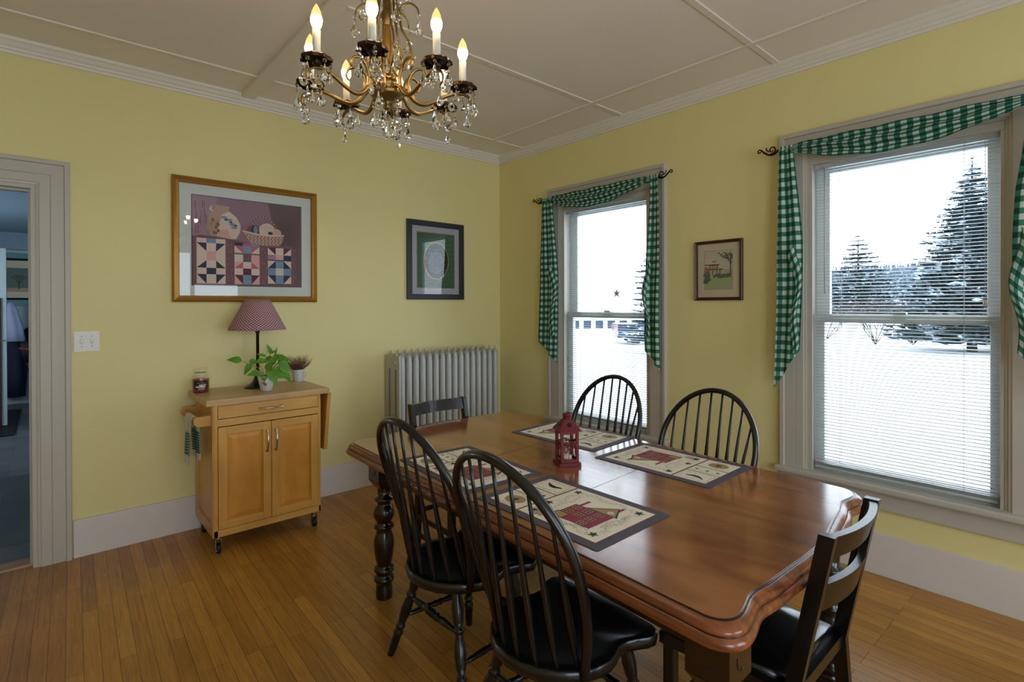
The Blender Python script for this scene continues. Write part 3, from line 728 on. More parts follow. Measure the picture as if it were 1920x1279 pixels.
# quilt
lay([(-PW, 0.025), (-0.30, 0.035), (-0.20, 0.030), (-0.05, 0.01), (0.05, -0.01), (0.20, -0.005), (0.27, 0.0), (0.312, -0.03), (0.314, -PH), (-PW, -PH)], 'p_brown')
def block(x0, x1, rows, cols):
    # rows: top y list; each cell entry: key or (keybg, keytri, corner)
    w3 = (x1-x0)/3
    for (ya, yb, cells) in rows:
        for i, c_ in enumerate(cells):
            xa, xb = x0+i*w3, x0+(i+1)*w3
            if isinstance(c_, tuple):
                lay(rectp(xa, yb, xb, ya), c_[0], 0.00002)
                P_ = [(xa, ya), (xb, ya), (xb, yb), (xa, yb)]; k = c_[2]
                lay([P_[k], P_[(k+1) % 4], P_[(k+3) % 4]], c_[1], 0.00004)
            else: lay(rectp(xa, yb, xb, ya), c_, 0.00002)
cr, nv = 'p_cream', 'p_navy'
block(-0.325, -0.155, [(0.015, -0.015, [cr, 'p_blue', cr]), (-0.015, -0.07, [(cr, nv, 1), cr, (cr, nv, 0)]), (-0.07, -0.13, [cr, 'p_pink', cr]), (-0.13, -0.180, [(cr, nv, 2), cr, (cr, nv, 3)]), (-0.180, -0.222, [cr, nv, cr]), (-0.222, -0.285, [(cr, nv, 1), cr, (cr, nv, 0)])], 3)
block(-0.10, 0.06, [(0.0, -0.02, ['p_navy', 'p_rose', 'p_blue']), (-0.02, -0.07, [(cr, 'p_rose', 1), 'p_blue', (cr, 'p_rose', 0)]), (-0.08, -0.13, [cr, 'p_brown', 'p_pink']), (-0.13, -0.175, [('p_pink', 'p_rose', 2), 'p_cream', ('p_pink', 'p_rose', 3)]), (-0.175, -0.22, [cr, 'p_wine', cr]), (-0.22, -0.285, [('p_pink', 'p_wine', 1), 'p_blue', ('p_pink', 'p_wine', 0)])], 3)
block(0.115, 0.275, [(-0.02, -0.07, [(cr, 'p_wine', 1), cr, (cr, 'p_wine', 0)]), (-0.07, -0.105, ['p_mauvel', 'p_pink', nv]), (-0.105, -0.112, [nv, nv, nv]), (-0.112, -0.165, [(cr, nv, 2), 'p_blue', (cr, nv, 3)]), (-0.165, -0.215, ['p_blue', 'p_cream', 'p_blue']), (-0.215, -0.275, [(cr, nv, 1), 'p_blue', (cr, nv, 0)])], 3)
for i in range(90):   # dotted sashing
    x = random.choice([-0.128, 0.088, 0.295])+random.uniform(-0.018, 0.018); y = random.uniform(-0.28, -0.01)
    lay(rectp(x, y, x+0.003, y+0.003), 'p_pink', 0.000005)
b.xf(WALLN).build('artwork', t, merge=False)
MB().box((-0.43, -0.375, 0.0145), (0.43, 0.375, 0.0155), 'picglass').xf(WALLN).build('glass', t)

# --- green oval picture
t = thing('framed_print', 'dark-framed picture with green mat and gold oval above the radiator', 'picture', (-0.750, 0, 1.849))
frame(t, 0.592, 0.688, 0.046, 0.026, 'darkframe', WALLN, [(0, 0), (0, 0.024), (0.004, 0.026), (0.042, 0.026), (0.046, 0.022), (0.046, 0)])
b = MB(); b.poly(rectp(-0.255, -0.30, 0.255, 0.30), 0.002, 0.006, 'p_matlil'); b.xf(WALLN).build('mat_board', t)
b = MB(); b.poly(rectp(-0.198, -0.245, 0.202, 0.250), 0.006, 0.0075, 'p_tan'); b.poly(rectp(-0.194, -0.241, 0.198, 0.243), 0.006, 0.008, 'p_green')
b.poly(ell(0.002, 0.0, 0.132, 0.165, 40), 0.006, 0.009, 'gold'); b.poly(ell(0.002, 0.0, 0.125, 0.158, 40), 0.006, 0.0096, 'p_dkgreen')
b.poly(ell(0.002, -0.02, 0.085, 0.10, 40), 0.006, 0.0099, 'p_slate')
b.xf(WALLN).build('artwork', t, merge=False)
MB().box((-0.255, -0.30, 0.014), (0.255, 0.30, 0.015), 'picglass').xf(WALLN).build('glass', t)

# --- small watercolour between the windows
t = thing('framed_print', 'small brown-framed watercolour of a house and lawn between the windows', 'picture', (0, -2.249, 1.679))
frame(t, 0.330, 0.398, 0.021, 0.022, 'brownframe', WALLE)
b = MB(); b.poly(rectp(-0.148, -0.18, 0.148, 0.18), 0.002, 0.006, 'p_matcream'); b.xf(WALLE).build('mat_board', t)
b = MB(); Z[0] = 0.0065
def lay(pts, key, dz=0.00012):
    Z[0] += dz; b.poly(pts, 0.0062, Z[0], key)
lay(rectp(-0.098, -0.128, 0.100, 0.132), 'p_tan'); lay(rectp(-0.095, -0.125, 0.097, 0.129), 'w_paper')
lay([(-0.095, 0.03), (0.097, 0.0), (0.097, 0.129), (-0.095, 0.129)], 'w_sky')
lay([(-0.095, -0.125), (0.097, -0.11), (0.097, -0.03), (-0.03, -0.045), (-0.095, -0.07)], 'w_grass')
lay([(-0.095, 0.078), (-0.03, 0.078), (0.01, 0.045), (-0.01, 0.04), (-0.095, 0.04)], 'p_matcream'); lay(rectp(-0.095, 0.036, 0.01, 0.041), 'p_line')
lay(rectp(-0.062, 0.012, 0.0, 0.036), 'w_brick'); lay(rectp(-0.066, 0.034, 0.004, 0.038), 'p_line'); lay(rectp(-0.068, 0.004, 0.034, 0.009), 'f_green')
for xx in (-0.05, -0.035, -0.02): lay(rectp(xx, 0.017, xx+0.007, 0.030), 'w_sky')
for xx in (-0.066, -0.04, -0.012, 0.012): lay(rectp(xx, -0.03, xx+0.003, 0.005), 'p_line')
lay(rectp(-0.095, -0.03, -0.066, 0.02), 'w_brick'); lay(rectp(-0.04, 0.052, -0.012, 0.066), 'p_tan')
for k in range(16): lay(ell(-0.095+random.random()*0.03, -0.08+random.random()*0.06, 0.014, 0.011, 9), 'w_bush', 0.00002)
for k in range(22): lay(ell(-0.03+random.random()*0.115, -0.045+random.random()*0.018, 0.009, 0.008, 9), 'w_bush', 0.00002)
for k in range(46):
    x = random.random()**0.6*0.095; lay(ell(x, 0.115-random.random()*0.045-(0.02 if x > .07 else 0)*random.random()*2, 0.007, 0.004, 7), random.choice(['w_tree', 'w_bush', 'p_slate']), 0.00001)
lay([(0.082, -0.03), (0.088, -0.03), (0.086, 0.12), (0.083, 0.12)], 'p_slate')
b.xf(WALLE).build('artwork', t, merge=False)
MB().box((-0.148, -0.18, 0.012), (0.148, 0.18, 0.013), 'picglass').xf(WALLE).build('glass', t)

# ------------------------------------------------------------------ radiator
t = thing('cast_iron_radiator', 'silver-painted ornate cast iron column radiator in the room corner', 'radiator', (-0.735, -0.135, 0))
NS = 16; pitch = 0.0645; HT = 1.085
def section():
    b = MB()
    for yy, rr in ((-0.083, 0.030), (0.0, 0.024), (0.083, 0.030)):
        prof = []
        zs = [(0.10, 0.6), (0.13, 0.9), (0.16, 1.0), (0.55, 1.0), (1.01, 1.0), (1.045, 0.92), (1.062, 0.7), (1.072, 0.35), (1.078, 0.16), (1.086, 0.16), (1.092, 0.20), (1.10, 0.12)]
        ringn = 12; vs = []
        for z, k in zs:
            for j in range(ringn):
                a = 2*PI*j/ringn; vs.append((0.0268*k*math.cos(a), yy+rr*k*math.sin(a), z*HT/1.10))
        fs = [(i*ringn+j, i*ringn+(j+1) % ringn, (i+1)*ringn+(j+1) % ringn, (i+1)*ringn+j) for i in range(len(zs)-1) for j in range(ringn)]
        up_ = [f for f in fs if vs[f[0]][2] > 0.60]; lo_ = [f for f in fs if vs[f[0]][2] <= 0.60]
        b.add(vs, lo_, 'silver', smooth=True); b.add(vs, up_, 'silverorn' if yy < 0 else 'silver', smooth=True); b.add(vs[-ringn:], [list(range(ringn))], 'silver')
    # headers joining the columns
    b.tube([(0, -0.088, 0.99), (0, 0.088, 0.99)], 0.050, 'silver', 12, flat=((0, 0, 1), 1.0, 0.40))
    b.tube([(0, -0.088, 0.15), (0, 0.088, 0.15)], 0.055, 'silver', 12, flat=((0, 0, 1), 1.0, 0.40))
    b.box((-0.006, -0.085, 0.12), (0.006, -0.058, 1.0), 'silver'); b.box((-0.006, 0.058, 0.12), (0.006, 0.085, 1.0), 'silver')
    return b
sec0 = section().build('section', t, merge=False); x0 = -(NS-1)/2*pitch; sec0.location = (x0, 0, 0)
sec0['label'] = 'radiator column section'
for i in range(1, NS):
    c = sec0.copy(); C.objects.link(c); c.parent = t; c.location = (x0+i*pitch, 0, 0)
for xx in (x0, -x0):
    for yy in (-0.083, 0.083): MB().lathe([(0.030, 0), (0.032, 0.02), (0.02, 0.06), (0.026, 0.13)], 'silver', (xx, yy, 0.0), 12).build('foot', t, merge=False)
b = MB()   # pierced end panel
Y0, Y1 = -0.112, 0.112
for (ya, yb, za, zb) in ((Y0, -0.066, .30, .94), (-0.030, 0.030, .30, .94), (0.066, Y1, .30, .94), (Y0, Y1, .94, 1.05), (Y0, Y1, .10, .30)):
    b.box((x0-0.038, ya, za), (x0-0.024, yb, zb), 'silver')
b.lathe([(0.018, 0), (0.018, 0.006), (0.008, 0.008)], 'silver', (x0-0.036, -0.04, 0.99), 12, Matrix.Rotation(R(-90), 3, 'Y'))
b.build('end_panel', t, merge=False)

# ------------------------------------------------------------------ kitchen cart
t = thing('kitchen_cart', 'light maple kitchen cart on casters with two panelled doors', 'cabinet', (-2.303, -0.285, 0))
X0, X1, YF, YB, ZB, ZT = -0.322, 0.302, -0.245, 0.205, 0.105, 0.873
b = MB()
b.box((X0, YF, ZB), (X0+0.018, YB, ZT), 'maple'); b.box((X1-0.018, YF, ZB), (X1, YB, ZT), 'maple'); b.box((X0, YB-0.01, ZB), (X1, YB, ZT), 'maple')
b.box((X0, YF+0.01, ZB), (X1, YB, ZB+0.02), 'maple')
for xa, xb in ((X0, X0+0.022), (X1-0.014, X1)): b.box((xa, YF-0.004, ZB), (xb, YF+0.016, ZT), 'maple', 0.002)
b.box((X0, YF-0.004, ZB), (X1, YF+0.016, ZB+0.040), 'mapleh', 0.002); b.box((X0+.02, YF-0.003, 0.748), (X1-.012, YF+0.016, 0.790), 'mapleh', 0.002); b.box((X0+.02, YF-0.002, ZT-.006), (X1-.012, YF+0.016, ZT), 'mapleh')
# side frame and panel
b.box((X0-0.006, YF+0.0, ZB), (X0, YF+0.05, ZT), 'maple'); b.box((X0-0.006, YB-0.05, ZB), (X0, YB, ZT), 'maple'); b.box((X0-0.006, YF+.05, ZB), (X0, YB-.05, ZB+0.07), 'maple')
b.box((X0+0.02, YF+0.016, 0.14), (X1-0.02, YF+0.018, 0.86), 'rubber')  # black sheet behind doors and drawer puts shade in their gaps
b.build('body', t, merge=False)
MB().box((-0.360, -0.258, 0.873), (0.362, 0.255, 0.908), 'maplex', 0.004).build('worktop', t)
def rhandle(par, c, L, horiz):
    b = MB(); pts = []; 
    for i in range(9):
        u = i/8; s_ = (u-0.5)*L; d = -0.006-0.022*math.sin(PI*u)**0.6
        pts.append((c[0]+(s_ if horiz else 0), c[1]+d, c[2]+(0 if horiz else s_)))
    b.tube(pts, [0.007, 0.0045, 0.0042, 0.0052, 0.006, 0.0052, 0.0042, 0.0045, 0.007], 'nickel', 8)
    for p in (pts[0], pts[-1]): b.ball((p[0], p[1]+0.004, p[2]), 0.009, 'nickel', 8, (1, .6, 1))
    return b.build('handle', par, merge=False)
b = MB(); b.box((X0+0.024, YF-0.006, 0.794), (X1-0.016, YF+0.012, 0.866), 'mapleh', 0.002); dr = b.build('drawer', t); rhandle(dr, (-0.005, YF-0.006, 0.828), 0.125, True)
def door(xa, xb, hx_):
    za, zb = 0.148, 0.743; s = 0.046; yf = YF-0.006
    b = MB()
    b.box((xa, yf, za), (xa+s, yf+0.018, zb), 'maple', 0.002); b.box((xb-s, yf, za), (xb, yf+0.018, zb), 'maple', 0.002)
    b.box((xa+s, yf, zb-s), (xb-s, yf+0.018, zb), 'mapleh', 0.002); b.box((xa+s, yf, za), (xb-s, yf+0.018, za+s), 'mapleh', 0.002)
    # raised panel: bevelled border
    A = [(xa+s, za+s), (xb-s, za+s), (xb-s, zb-s), (xa+s, zb-s)]; k = 0.028; B = [(xa+s+k, za+s+k), (xb-s-k, za+s+k), (xb-s-k, zb-s-k), (xa+s+k, zb-s-k)]
    vs = [(x, yf+0.012, z) for x, z in A]+[(x, yf+0.002, z) for x, z in B]
    b.add(vs, [(i, (i+1) % 4, 4+(i+1) % 4, 4+i) for i in range(4)]+[(4, 5, 6, 7)], 'maplepan')
    b.box((xa+s, yf+0.012, za+s), (xb-s, yf+0.015, zb-s), 'maplepan')
    o = b.build('door', t, merge=False); rhandle(o, (hx_, yf, 0.625), 0.125, False)
xm = -0.005
door(X0+0.024, xm-0.001, xm-0.026); door(xm+0.002, X1-0.016, xm+0.026)
for k, (cx, cy) in enumerate(((X0+0.03, YF+0.035), (X1-0.03, YF+0.035), (X0+0.03, YB-0.03), (X1-0.03, YB-0.03))):
    b = MB(); rm = Matrix.Rotation(R(90), 3, 'Y')
    b.lathe([(0.012, -0.011), (0.027, -0.011), (0.030, -0.008), (0.030, 0.008), (0.027, 0.011), (0.012, 0.011)], 'rubber', (cx, cy, 0.030), 20, rm)
    b.lathe([(0.008, -0.0125), (0.008, 0.0125)], 'nickel', (cx, cy, 0.030), 10, rm)
    b.box((cx-0.016, cy-0.010, 0.03), (cx-0.0135, cy+0.012, 0.085), 'nickel'); b.box((cx+0.0135, cy-0.010, 0.03), (cx+0.016, cy+0.012, 0.085), 'nickel'); b.box((cx-0.016, cy-0.012, 0.083), (cx+0.016, cy+0.014, 0.088), 'nickel'); b.lathe([(0.011, 0.086), (0.011, ZB)], 'nickel', (cx, cy, 0), 10)
    if k == 0: b.obox((cx-0.022, cy-0.028, 0.026), (0.045, 0.014, 0.005), R(25), 'nickel', 0.001)
    b.build('caster', t, merge=False)
# drop leaf hanging at the right end with its bracket
b = MB(); rot = Matrix.Rotation(R(4.5), 3, 'Y'); b.obox((0.355, -0.005, 0.686), (0.024, 0.46, 0.375), rot, 'maple', 0.003); b.build('drop_leaf', t)
MB().box((X1, -0.20, 0.60), (X1+0.022, -0.02, 0.84), 'maple', 0.003).build('leaf_bracket', t)
# towel bar at the left end
for yy in (-0.205, 0.185):
    MB().poly([(X0-0.006, 0.755), (X0-0.006, 0.815), (X0-0.075, 0.812), (X0-0.092, 0.800), (X0-0.092, 0.772), (X0-0.075, 0.758)], yy-0.011, yy+0.011, 'maple', Matrix(((1, 0, 0), (0, 0, 1), (0, 1, 0)))).build('towel_bar_bracket', t, merge=False)
MB().tube([(X0-0.070, -0.195, 0.785), (X0-0.070, 0.18, 0.785)], 0.011, 'maple', 12).build('towel_bar', t)

# towel over the bar
t = thing('hand_towel', 'white hand towel with green plaid bands hanging at the left end of the cart', 'towel', (-2.695, -0.31, 0.785))
b = MB()
def tw(u, v):
    # v: 0..1 down the front (away from cart), over bar, down the back
    s = (v-0.5)*2; L1 = 0.27
    if abs(s) < 0.12:
        a = s/0.12*PI/2; return Vector((0.015*math.sin(a), (u-0.5)*0.17, 0.015*math.cos(a)))
    d = (abs(s)-0.12)/0.88*(L1 if s < 0 else 0.25); sg = -1 if s < 0 else 1
    return Vector((sg*(0.016+0.010*d/L1+0.006*math.sin(u*9+2)*min(1, d*8)), (u-0.5)*(0.17-0.02*d/L1), -d))
for (v0, v1, key) in ((0, .08, 'towelcloth'), (.08, .30, 'toweldark'), (.30, .70, 'towelcloth'), (.70, .93, 'toweldark'), (.93, 1, 'towelcloth')):
    b.grid(lambda u, v, v0=v0, v1=v1: tw(u, v0+(v1-v0)*v), 20, 16, 'towelcloth' if key == 'towelcloth' else 'greencheck' if 'greencheck' in M else 'green', lambda u, v, v0=v0, v1=v1: (u*0.8, (v0+(v1-v0)*v)*2.0))
o = b.build('towel_cloth', t, merge=False); sm_ = o.modifiers.new('solid', 'SOLIDIFY'); sm_.thickness = 0.003

# --- objects on the cart (top at z 0.900)
CT = 0.908
t = thing('table_lamp', 'small lamp with burgundy checked shade and black stem on the cart', 'lamp', (-2.288, -0.192, CT))
b = MB(); b.lathe([(0.083, 0), (0.085, 0.006), (0.07, 0.014), (0.045, 0.028), (0.028, 0.05), (0.018, 0.08), (0.012, 0.10), (0.010, 0.11)], 'black', seg=28); b.build('base', t)
MB().lathe([(0.010, 0.10), (0.010, 0.36), (0.014, 0.37), (0.014, 0.42), (0.002, 0.43)], 'black', seg=14).build('stem', t)
b = MB(); rb, rt_, zb_, zt_ = 0.178, 0.077, 0.386, 0.588
b.grid(lambda u, v: Vector(((rb+(rt_-rb)*v)*math.cos(2*PI*u), (rb+(rt_-rb)*v)*math.sin(2*PI*u), zb_+(zt_-zb_)*v)), 48, 6, 'burgundy', lambda u, v: (((u-0.5)*0.80+v*0.225)*0.72, ((u-0.5)*0.80-v*0.225)*0.72))
o = b.build('lamp_shade', t, merge=False); sm_ = o.modifiers.new('solid', 'SOLIDIFY'); sm_.thickness = 0.002
b = MB(); b.tube([(0, 0, 0.42), (0.02, 0, 0.43), (0.0, 0, 0.575)], 0.002, 'nickel', 6); b.tube([(-0.076, 0, 0.583), (0.076, 0, 0.583)], 0.0015, 'nickel', 5); b.build('harp', t, merge=False)

t = thing('jar_candle', 'red jar candle with a lid and dark label at the left of the cart', 'candle', (-2.615, -0.150, CT))
b = MB(); b.lathe([(0.044, 0.0), (0.048, 0.004), (0.049, 0.012), (0.049, 0.085), (0.047, 0.098), (0.038, 0.112), (0.037, 0.122), (0.039, 0.124)], 'jar', seg=28); b.build('jar_glass', t)
MB().lathe([(0.0, 0.004), (0.046, 0.005), (0.0465, 0.084), (0.0, 0.086)], 'wax', seg=28).build('wax', t)
b = MB(); b.lathe([(0.039, 0.124), (0.041, 0.128), (0.040, 0.140), (0.036, 0.152), (0.0, 0.156)], 'jar', seg=24); b.build('lid', t)
b = MB(); rl = 0.0497
def lab(a0, a1, z0, z1, key, r_): b.grid(lambda u, v: Vector((r_*math.cos(a0+(a1-a0)*u), r_*math.sin(a0+(a1-a0)*u), z0+(z1-z0)*v)), 12, 1, key, smooth=True)
fa = R(-105)
lab(fa-0.75, fa+0.95, 0.022, 0.078, 'labeld', rl); lab(fa-0.5, fa+0.6, 0.034, 0.042, 'labelw', rl+.0002); lab(fa-0.1, fa+0.3, 0.044, 0.052, 'labelw', rl+.0002); lab(fa+0.3, fa+0.7, 0.044, 0.056, 'labely', rl+.0002); lab(fa-0.2, fa+0.5, 0.024, 0.028, 'labelw', rl+.0002); lab(fa-0.3, fa, 0.058, 0.066, 'w_bush', rl+.0002); lab(fa+0.1, fa+0.4, 0.060, 0.068, 'wax', rl+.0002)
b.build('label', t, merge=False)

def leafshape(b, base_, d, nrm, L, W, key, fold=0.25, droop=0.3):
    base_, d, nrm = Vector(base_), Vector(d).normalized(), Vector(nrm)
    s = d.cross(nrm).normalized(); n_ = s.cross(d).normalized()
    pr = [(0, 0.02), (0.06, 0.55), (0.2, 0.95), (0.38, 1.0), (0.6, 0.75), (0.8, 0.38), (0.93, 0.12), (1.0, 0.0)]
    vs = []; 
    for (u, k) in pr:
        c = base_+d*L*u-n_*droop*L*u*u
        vs += [c+s*W*k/2+n_*fold*W*k/2, c, c-s*W*k/2+n_*fold*W*k/2]
    fs = []
    for i in range(len(pr)-1): fs += [(i*3, i*3+1, i*3+4, i*3+3), (i*3+1, i*3+2, i*3+5, i*3+4)]
    b.add(vs, fs, key, smooth=True)
t = thing('potted_pothos', 'green trailing pothos in a white snowman-face pot on the cart', 'plant', (-2.288, -0.375, CT))
b = MB(); b.lathe([(0.030, 0), (0.034, 0.002), (0.045, 0.055), (0.053, 0.095), (0.050, 0.096), (0.044, 0.08), (0.0, 0.078)], 'ceramic', seg=28); pot = b.build('pot', t)
b = MB(); rd = Vector((-0.80, -0.6, 0)).normalized(); fr = Vector((-0.55, -0.83, 0)).normalized(); sd_ = Vector((0.83, -0.55, 0))
p = fr*0.0435+Vector((0, 0, 0.052)); 
b.tube([p+sd_*-0.012+Vector((0, 0, 0.006)), p+fr*0.010+sd_*0.004, p+fr*0.008+sd_*0.016+Vector((0, 0, -0.010))], [0.003, 0.008, 0.0085], 'orange', 8)
b.ball(fr*0.0455+Vector((0, 0, 0.066))-sd_*0.002, 0.003, 'rubber', 8); b.build('face', pot, merge=False)
MB().lathe([(0.0, 0.083), (0.046, 0.080)], 'soil', seg=20).build('soil', t)
b = MB(); st = MB(); random.seed(11)
LV = [((-0.14, 0.02, 0.20), (-1, .2, .25), .085, .055), ((-0.09, 0.0, 0.18), (-.9, -.2, -1.1), .08, .05), ((-0.06, -0.01, 0.19), (.9, -.1, .15), .085, .05), ((-0.045, -0.03, 0.12), (-1, -.4, .1), .085, .058), ((0.0, -0.03, 0.13), (.1, -.5, 1), .075, .06),
      ((0.02, -0.03, 0.17), (.3, -.4, .9), .07, .06), ((0.01, -0.04, 0.14), (.2, -.6, -.9), .11, .075), ((0.05, -0.03, 0.15), (.9, -.4, -.7), .11, .08), ((0.07, -0.02, 0.18), (.8, -.3, -.6), .10, .07), ((0.04, 0.0, 0.20), (.5, -.2, .3), .07, .05),
      ((0.06, 0.02, 0.21), (.9, .1, -.2), .07, .045), ((0.0, 0.0, 0.22), (-.7, .1, .3), .06, .025), ((0.03, 0.01, 0.24), (-.4, -.2, .9), .06, .035), ((0.09, -0.02, 0.13), (.6, -.3, -1), .11, .05), ((0.055, 0.0, 0.22), (.15, 0, 1), .06, .015), ((0.03, -0.04, 0.11), (.7, -.7, -.3), .07, .055), ((-0.02, -0.03, 0.10), (-.3, -.8, -.4), .055, .045), ((0.02, 0.02, 0.18), (.2, .5, .6), .07, .055), ((0.08, 0.02, 0.17), (.9, .4, .1), .07, .05),
      ((-0.10, 0.01, 0.195), (.9, -.3, -.1), .065, .045), ((0.03, -0.05, 0.19), (-.5, -.5, .1), .06, .045), ((0.06, -0.04, 0.205), (.6, -.5, .1), .065, .045), ((0.10, 0.0, 0.19), (.9, -.1, .1), .05, .035), ((0.02, 0.0, 0.235), (.8, -.1, .5), .05, .025), ((0.075, -0.04, 0.16), (.5, -.6, -.8), .08, .05)]
for (p, d, L_, W_) in LV:
    leafshape(b, p, d, (-0.4, -0.75, 0.55), L_, W_*0.85, 'leaf')
    st.tube([(p[0]*0.1, p[1]*0.1, 0.08), (p[0]*0.5, p[1]*0.6, 0.5*p[2]+0.055), p], [0.0022, 0.0018, 0.0014], 'stem', 5)
leafshape(b, (0.005, 0.0, 0.225), (-.15, -.1, 1), (-0.4, -0.75, 0.2), .075, .018, 'leafy')
b.build('foliage', t, merge=False); st.build('stems', t, merge=False)

t = thing('dried_arrangement', 'brown dried heather sprigs in a small white ribbed cup on the cart', 'plant', (-1.985, -0.085, CT))
b = MB(); vs = []; prof = [(0.030, 0), (0.032, 0.004), (0.037, 0.07), (0.040, 0.085), (0.037, 0.086), (0.034, 0.07), (0.0, 0.068)]
seg = 40
for (r_, h) in prof:
    for j in range(seg): a = 2*PI*j/seg; k = r_*(1+0.04*math.cos(20*a)); vs.append((k*math.cos(a), k*math.sin(a), h))
b.add(vs, [(i*seg+j, i*seg+(j+1) % seg, (i+1)*seg+(j+1) % seg, (i+1)*seg+j) for i in range(len(prof)-1) for j in range(seg)], 'ceramic', smooth=True); b.build('cup', t)
b = MB(); b.tube([(0.037, 0, 0.066), (0.052, 0, 0.066), (0.058, 0, 0.045), (0.052, 0, 0.025), (0.036, 0, 0.022)], 0.0022, 'ceramic', 6); b.build('cup_handle', t)
b = MB()
for k in range(150):
    a = random.random()*2*PI; r_ = random.random()**0.5; L_ = 0.06+0.075*random.random(); d = Vector((math.cos(a)*r_*1.1, math.sin(a)*r_*0.9, 1)).normalized()
    p0 = Vector((math.cos(a)*0.022*r_, math.sin(a)*0.022*r_, 0.075)); p1 = p0+d*L_+Vector((0, 0, -0.012*r_)); wv = Vector((random.uniform(-.008, .008), random.uniform(-.008, .008), 0.004))
    b.tube([p0, p0.lerp(p1, .35)+wv, p0.lerp(p1, .7)-wv*.6, p1], [0.0011, 0.001, 0.0008, 0.0005], 'dried', 4)
    for u in (0.55, 0.75, 0.9, 1.0):
        q = p0.lerp(p1, u)+Vector((random.uniform(-.004, .004), random.uniform(-.004, .004), 0))
        if random.random() < .6: b.ball(q, 0.0019, 'driedl' if random.random() < .5 else 'dried', 5)
for k in range(46):
    a = random.random()*2*PI; r_ = random.random(); b.ball((math.cos(a)*0.045*r_-0.012, math.sin(a)*0.04*r_-.01, 0.092+random.random()*0.03), 0.005, 'driedred', 6, (1, .6, 1))
b.build('sprigs', t, merge=False)

# ------------------------------------------------------------------ dining table
TCX, TCY, TZ = -1.660, -2.385, 0.765
KX, KY = 0.030, 0.060       # the tabletop sits very slightly out of square
HW, HL = 0.572, 1.000
def outline(off):
    # half extents along short (x) and long (y); serpentine ends with rounded corners
    hw, hl = HW+off, HL+off; pts = []
    rc = 0.060+off*0.6
    def endy(u):  # serpentine: bulge in the middle, hollow before each corner
        a = abs(u); return 0.024*(0.5+0.5*math.cos(PI*min(1, a/0.66))) - 0.017*math.exp(-((a-0.80)/0.13)**2)*(1-a**10)
    xs = [(-1+2*i/48) for i in range(49)]
    top = [(u*(hw-rc), hl+endy(u)) for u in xs]
    def corner(cx, cy, a0):
        return [(cx+rc*math.cos(a0-PI/2*i/8), cy+rc*math.sin(a0-PI/2*i/8)) for i in range(1, 8)]
    pts += top; pts += corner(hw-rc, hl-rc, PI/2)
    ys = [hl-rc-(2*(hl-rc))*i/20 for i in range(21)]
    pts += [(hw, y) for y in ys]; pts += corner(hw-rc, -(hl-rc), 0)
    pts += [(-x, -y) for x, y in top]
    pts += corner(-(hw-rc), -(hl-rc), -PI/2)
    pts += [(-hw, -y) for y in ys]; pts += corner(-(hw-rc), hl-rc, PI)
    return pts
shear = Matrix(((1, KX, 0), (KY, 1, 0), (0, 0, 1)))
t = thing('dining_table', 'long reddish-brown dining table with serpentine ends and black turned legs', 'table', (TCX, TCY, 0))
# profile from underside outwards and up to the top: (offset, z, material)
prof = [(-0.020, 0.705, 'tableedge'), (0.012, 0.706, 'tableedge'), (0.026, 0.712, 'tableedge'), (0.032, 0.722, 'tableedge'), (0.029, 0.733, 'tableedge'), (0.022, 0.739, 'tableedge'), (0.0205, 0.7395, 'groove'), (0.0205, 0.7415, 'groove'), (0.0225, 0.743, 'tableedge'), (0.019, 0.751, 'tableedge'), (0.011, 0.758, 'tableedge'), (0.004, 0.7615, 'tableedge'), (0.0015, 0.7622, 'tableedge'), (0.0, 0.7600, 'groove'), (-0.003, 0.765, 'groove'), (-0.0050, 0.765, 'tabletop')]
rings = [[shear @ Vector((x, y, 0)) + Vector((0, 0, z)) for x, y in outline(o_)] for o_, z, k in prof]
n = len(rings[0]); b = MB()
b.add(rings[-1], [list(range(n))], 'tabletop')
b.build('tabletop', t)
e = MB()
for i in range(len(prof)-1):
    e.add(rings[i]+rings[i+1], [(j, (j+1) % n, n+(j+1) % n, n+j) for j in range(n)], prof[i+1][2], smooth=True)
e.add(rings[0], [list(range(n))], 'tableleg')
e.build('moulded_edge', t)
b = MB()
for yy in (-0.285, 0.285):
    b.poly([tuple((shear @ Vector((x, y, 0)))[:2]) for x, y in rectp(-HW+0.002, yy-0.0018, HW-0.002, yy+0.0018)], TZ-0.0008, TZ+0.0004, 'groove')
b.build('leaf_joints', t, merge=False)
b = MB(); ap = 0.115
for sx in (-1, 1): b.box((sx*(HW-ap), -HL+0.10, 0.600), (sx*(HW-ap-0.024), HL-0.16, 0.706), 'tableleg'); b.box((sx*(HW-ap+0.004), -HL+0.16, 0.605), (sx*(HW-ap), HL-0.16, 0.618), 'tableleg'); b.box((sx*(HW-ap+0.004), -HL+0.16, 0.640), (sx*(HW-ap), HL-0.16, 0.650), 'tableleg')
for sy in (-1, 1): b.box((-HW+0.16, sy*(HL-0.09), 0.600), (HW-0.16, sy*(HL-0.114), 0.706), 'tableleg')
b.xf(shear).build('apron', t, merge=False)
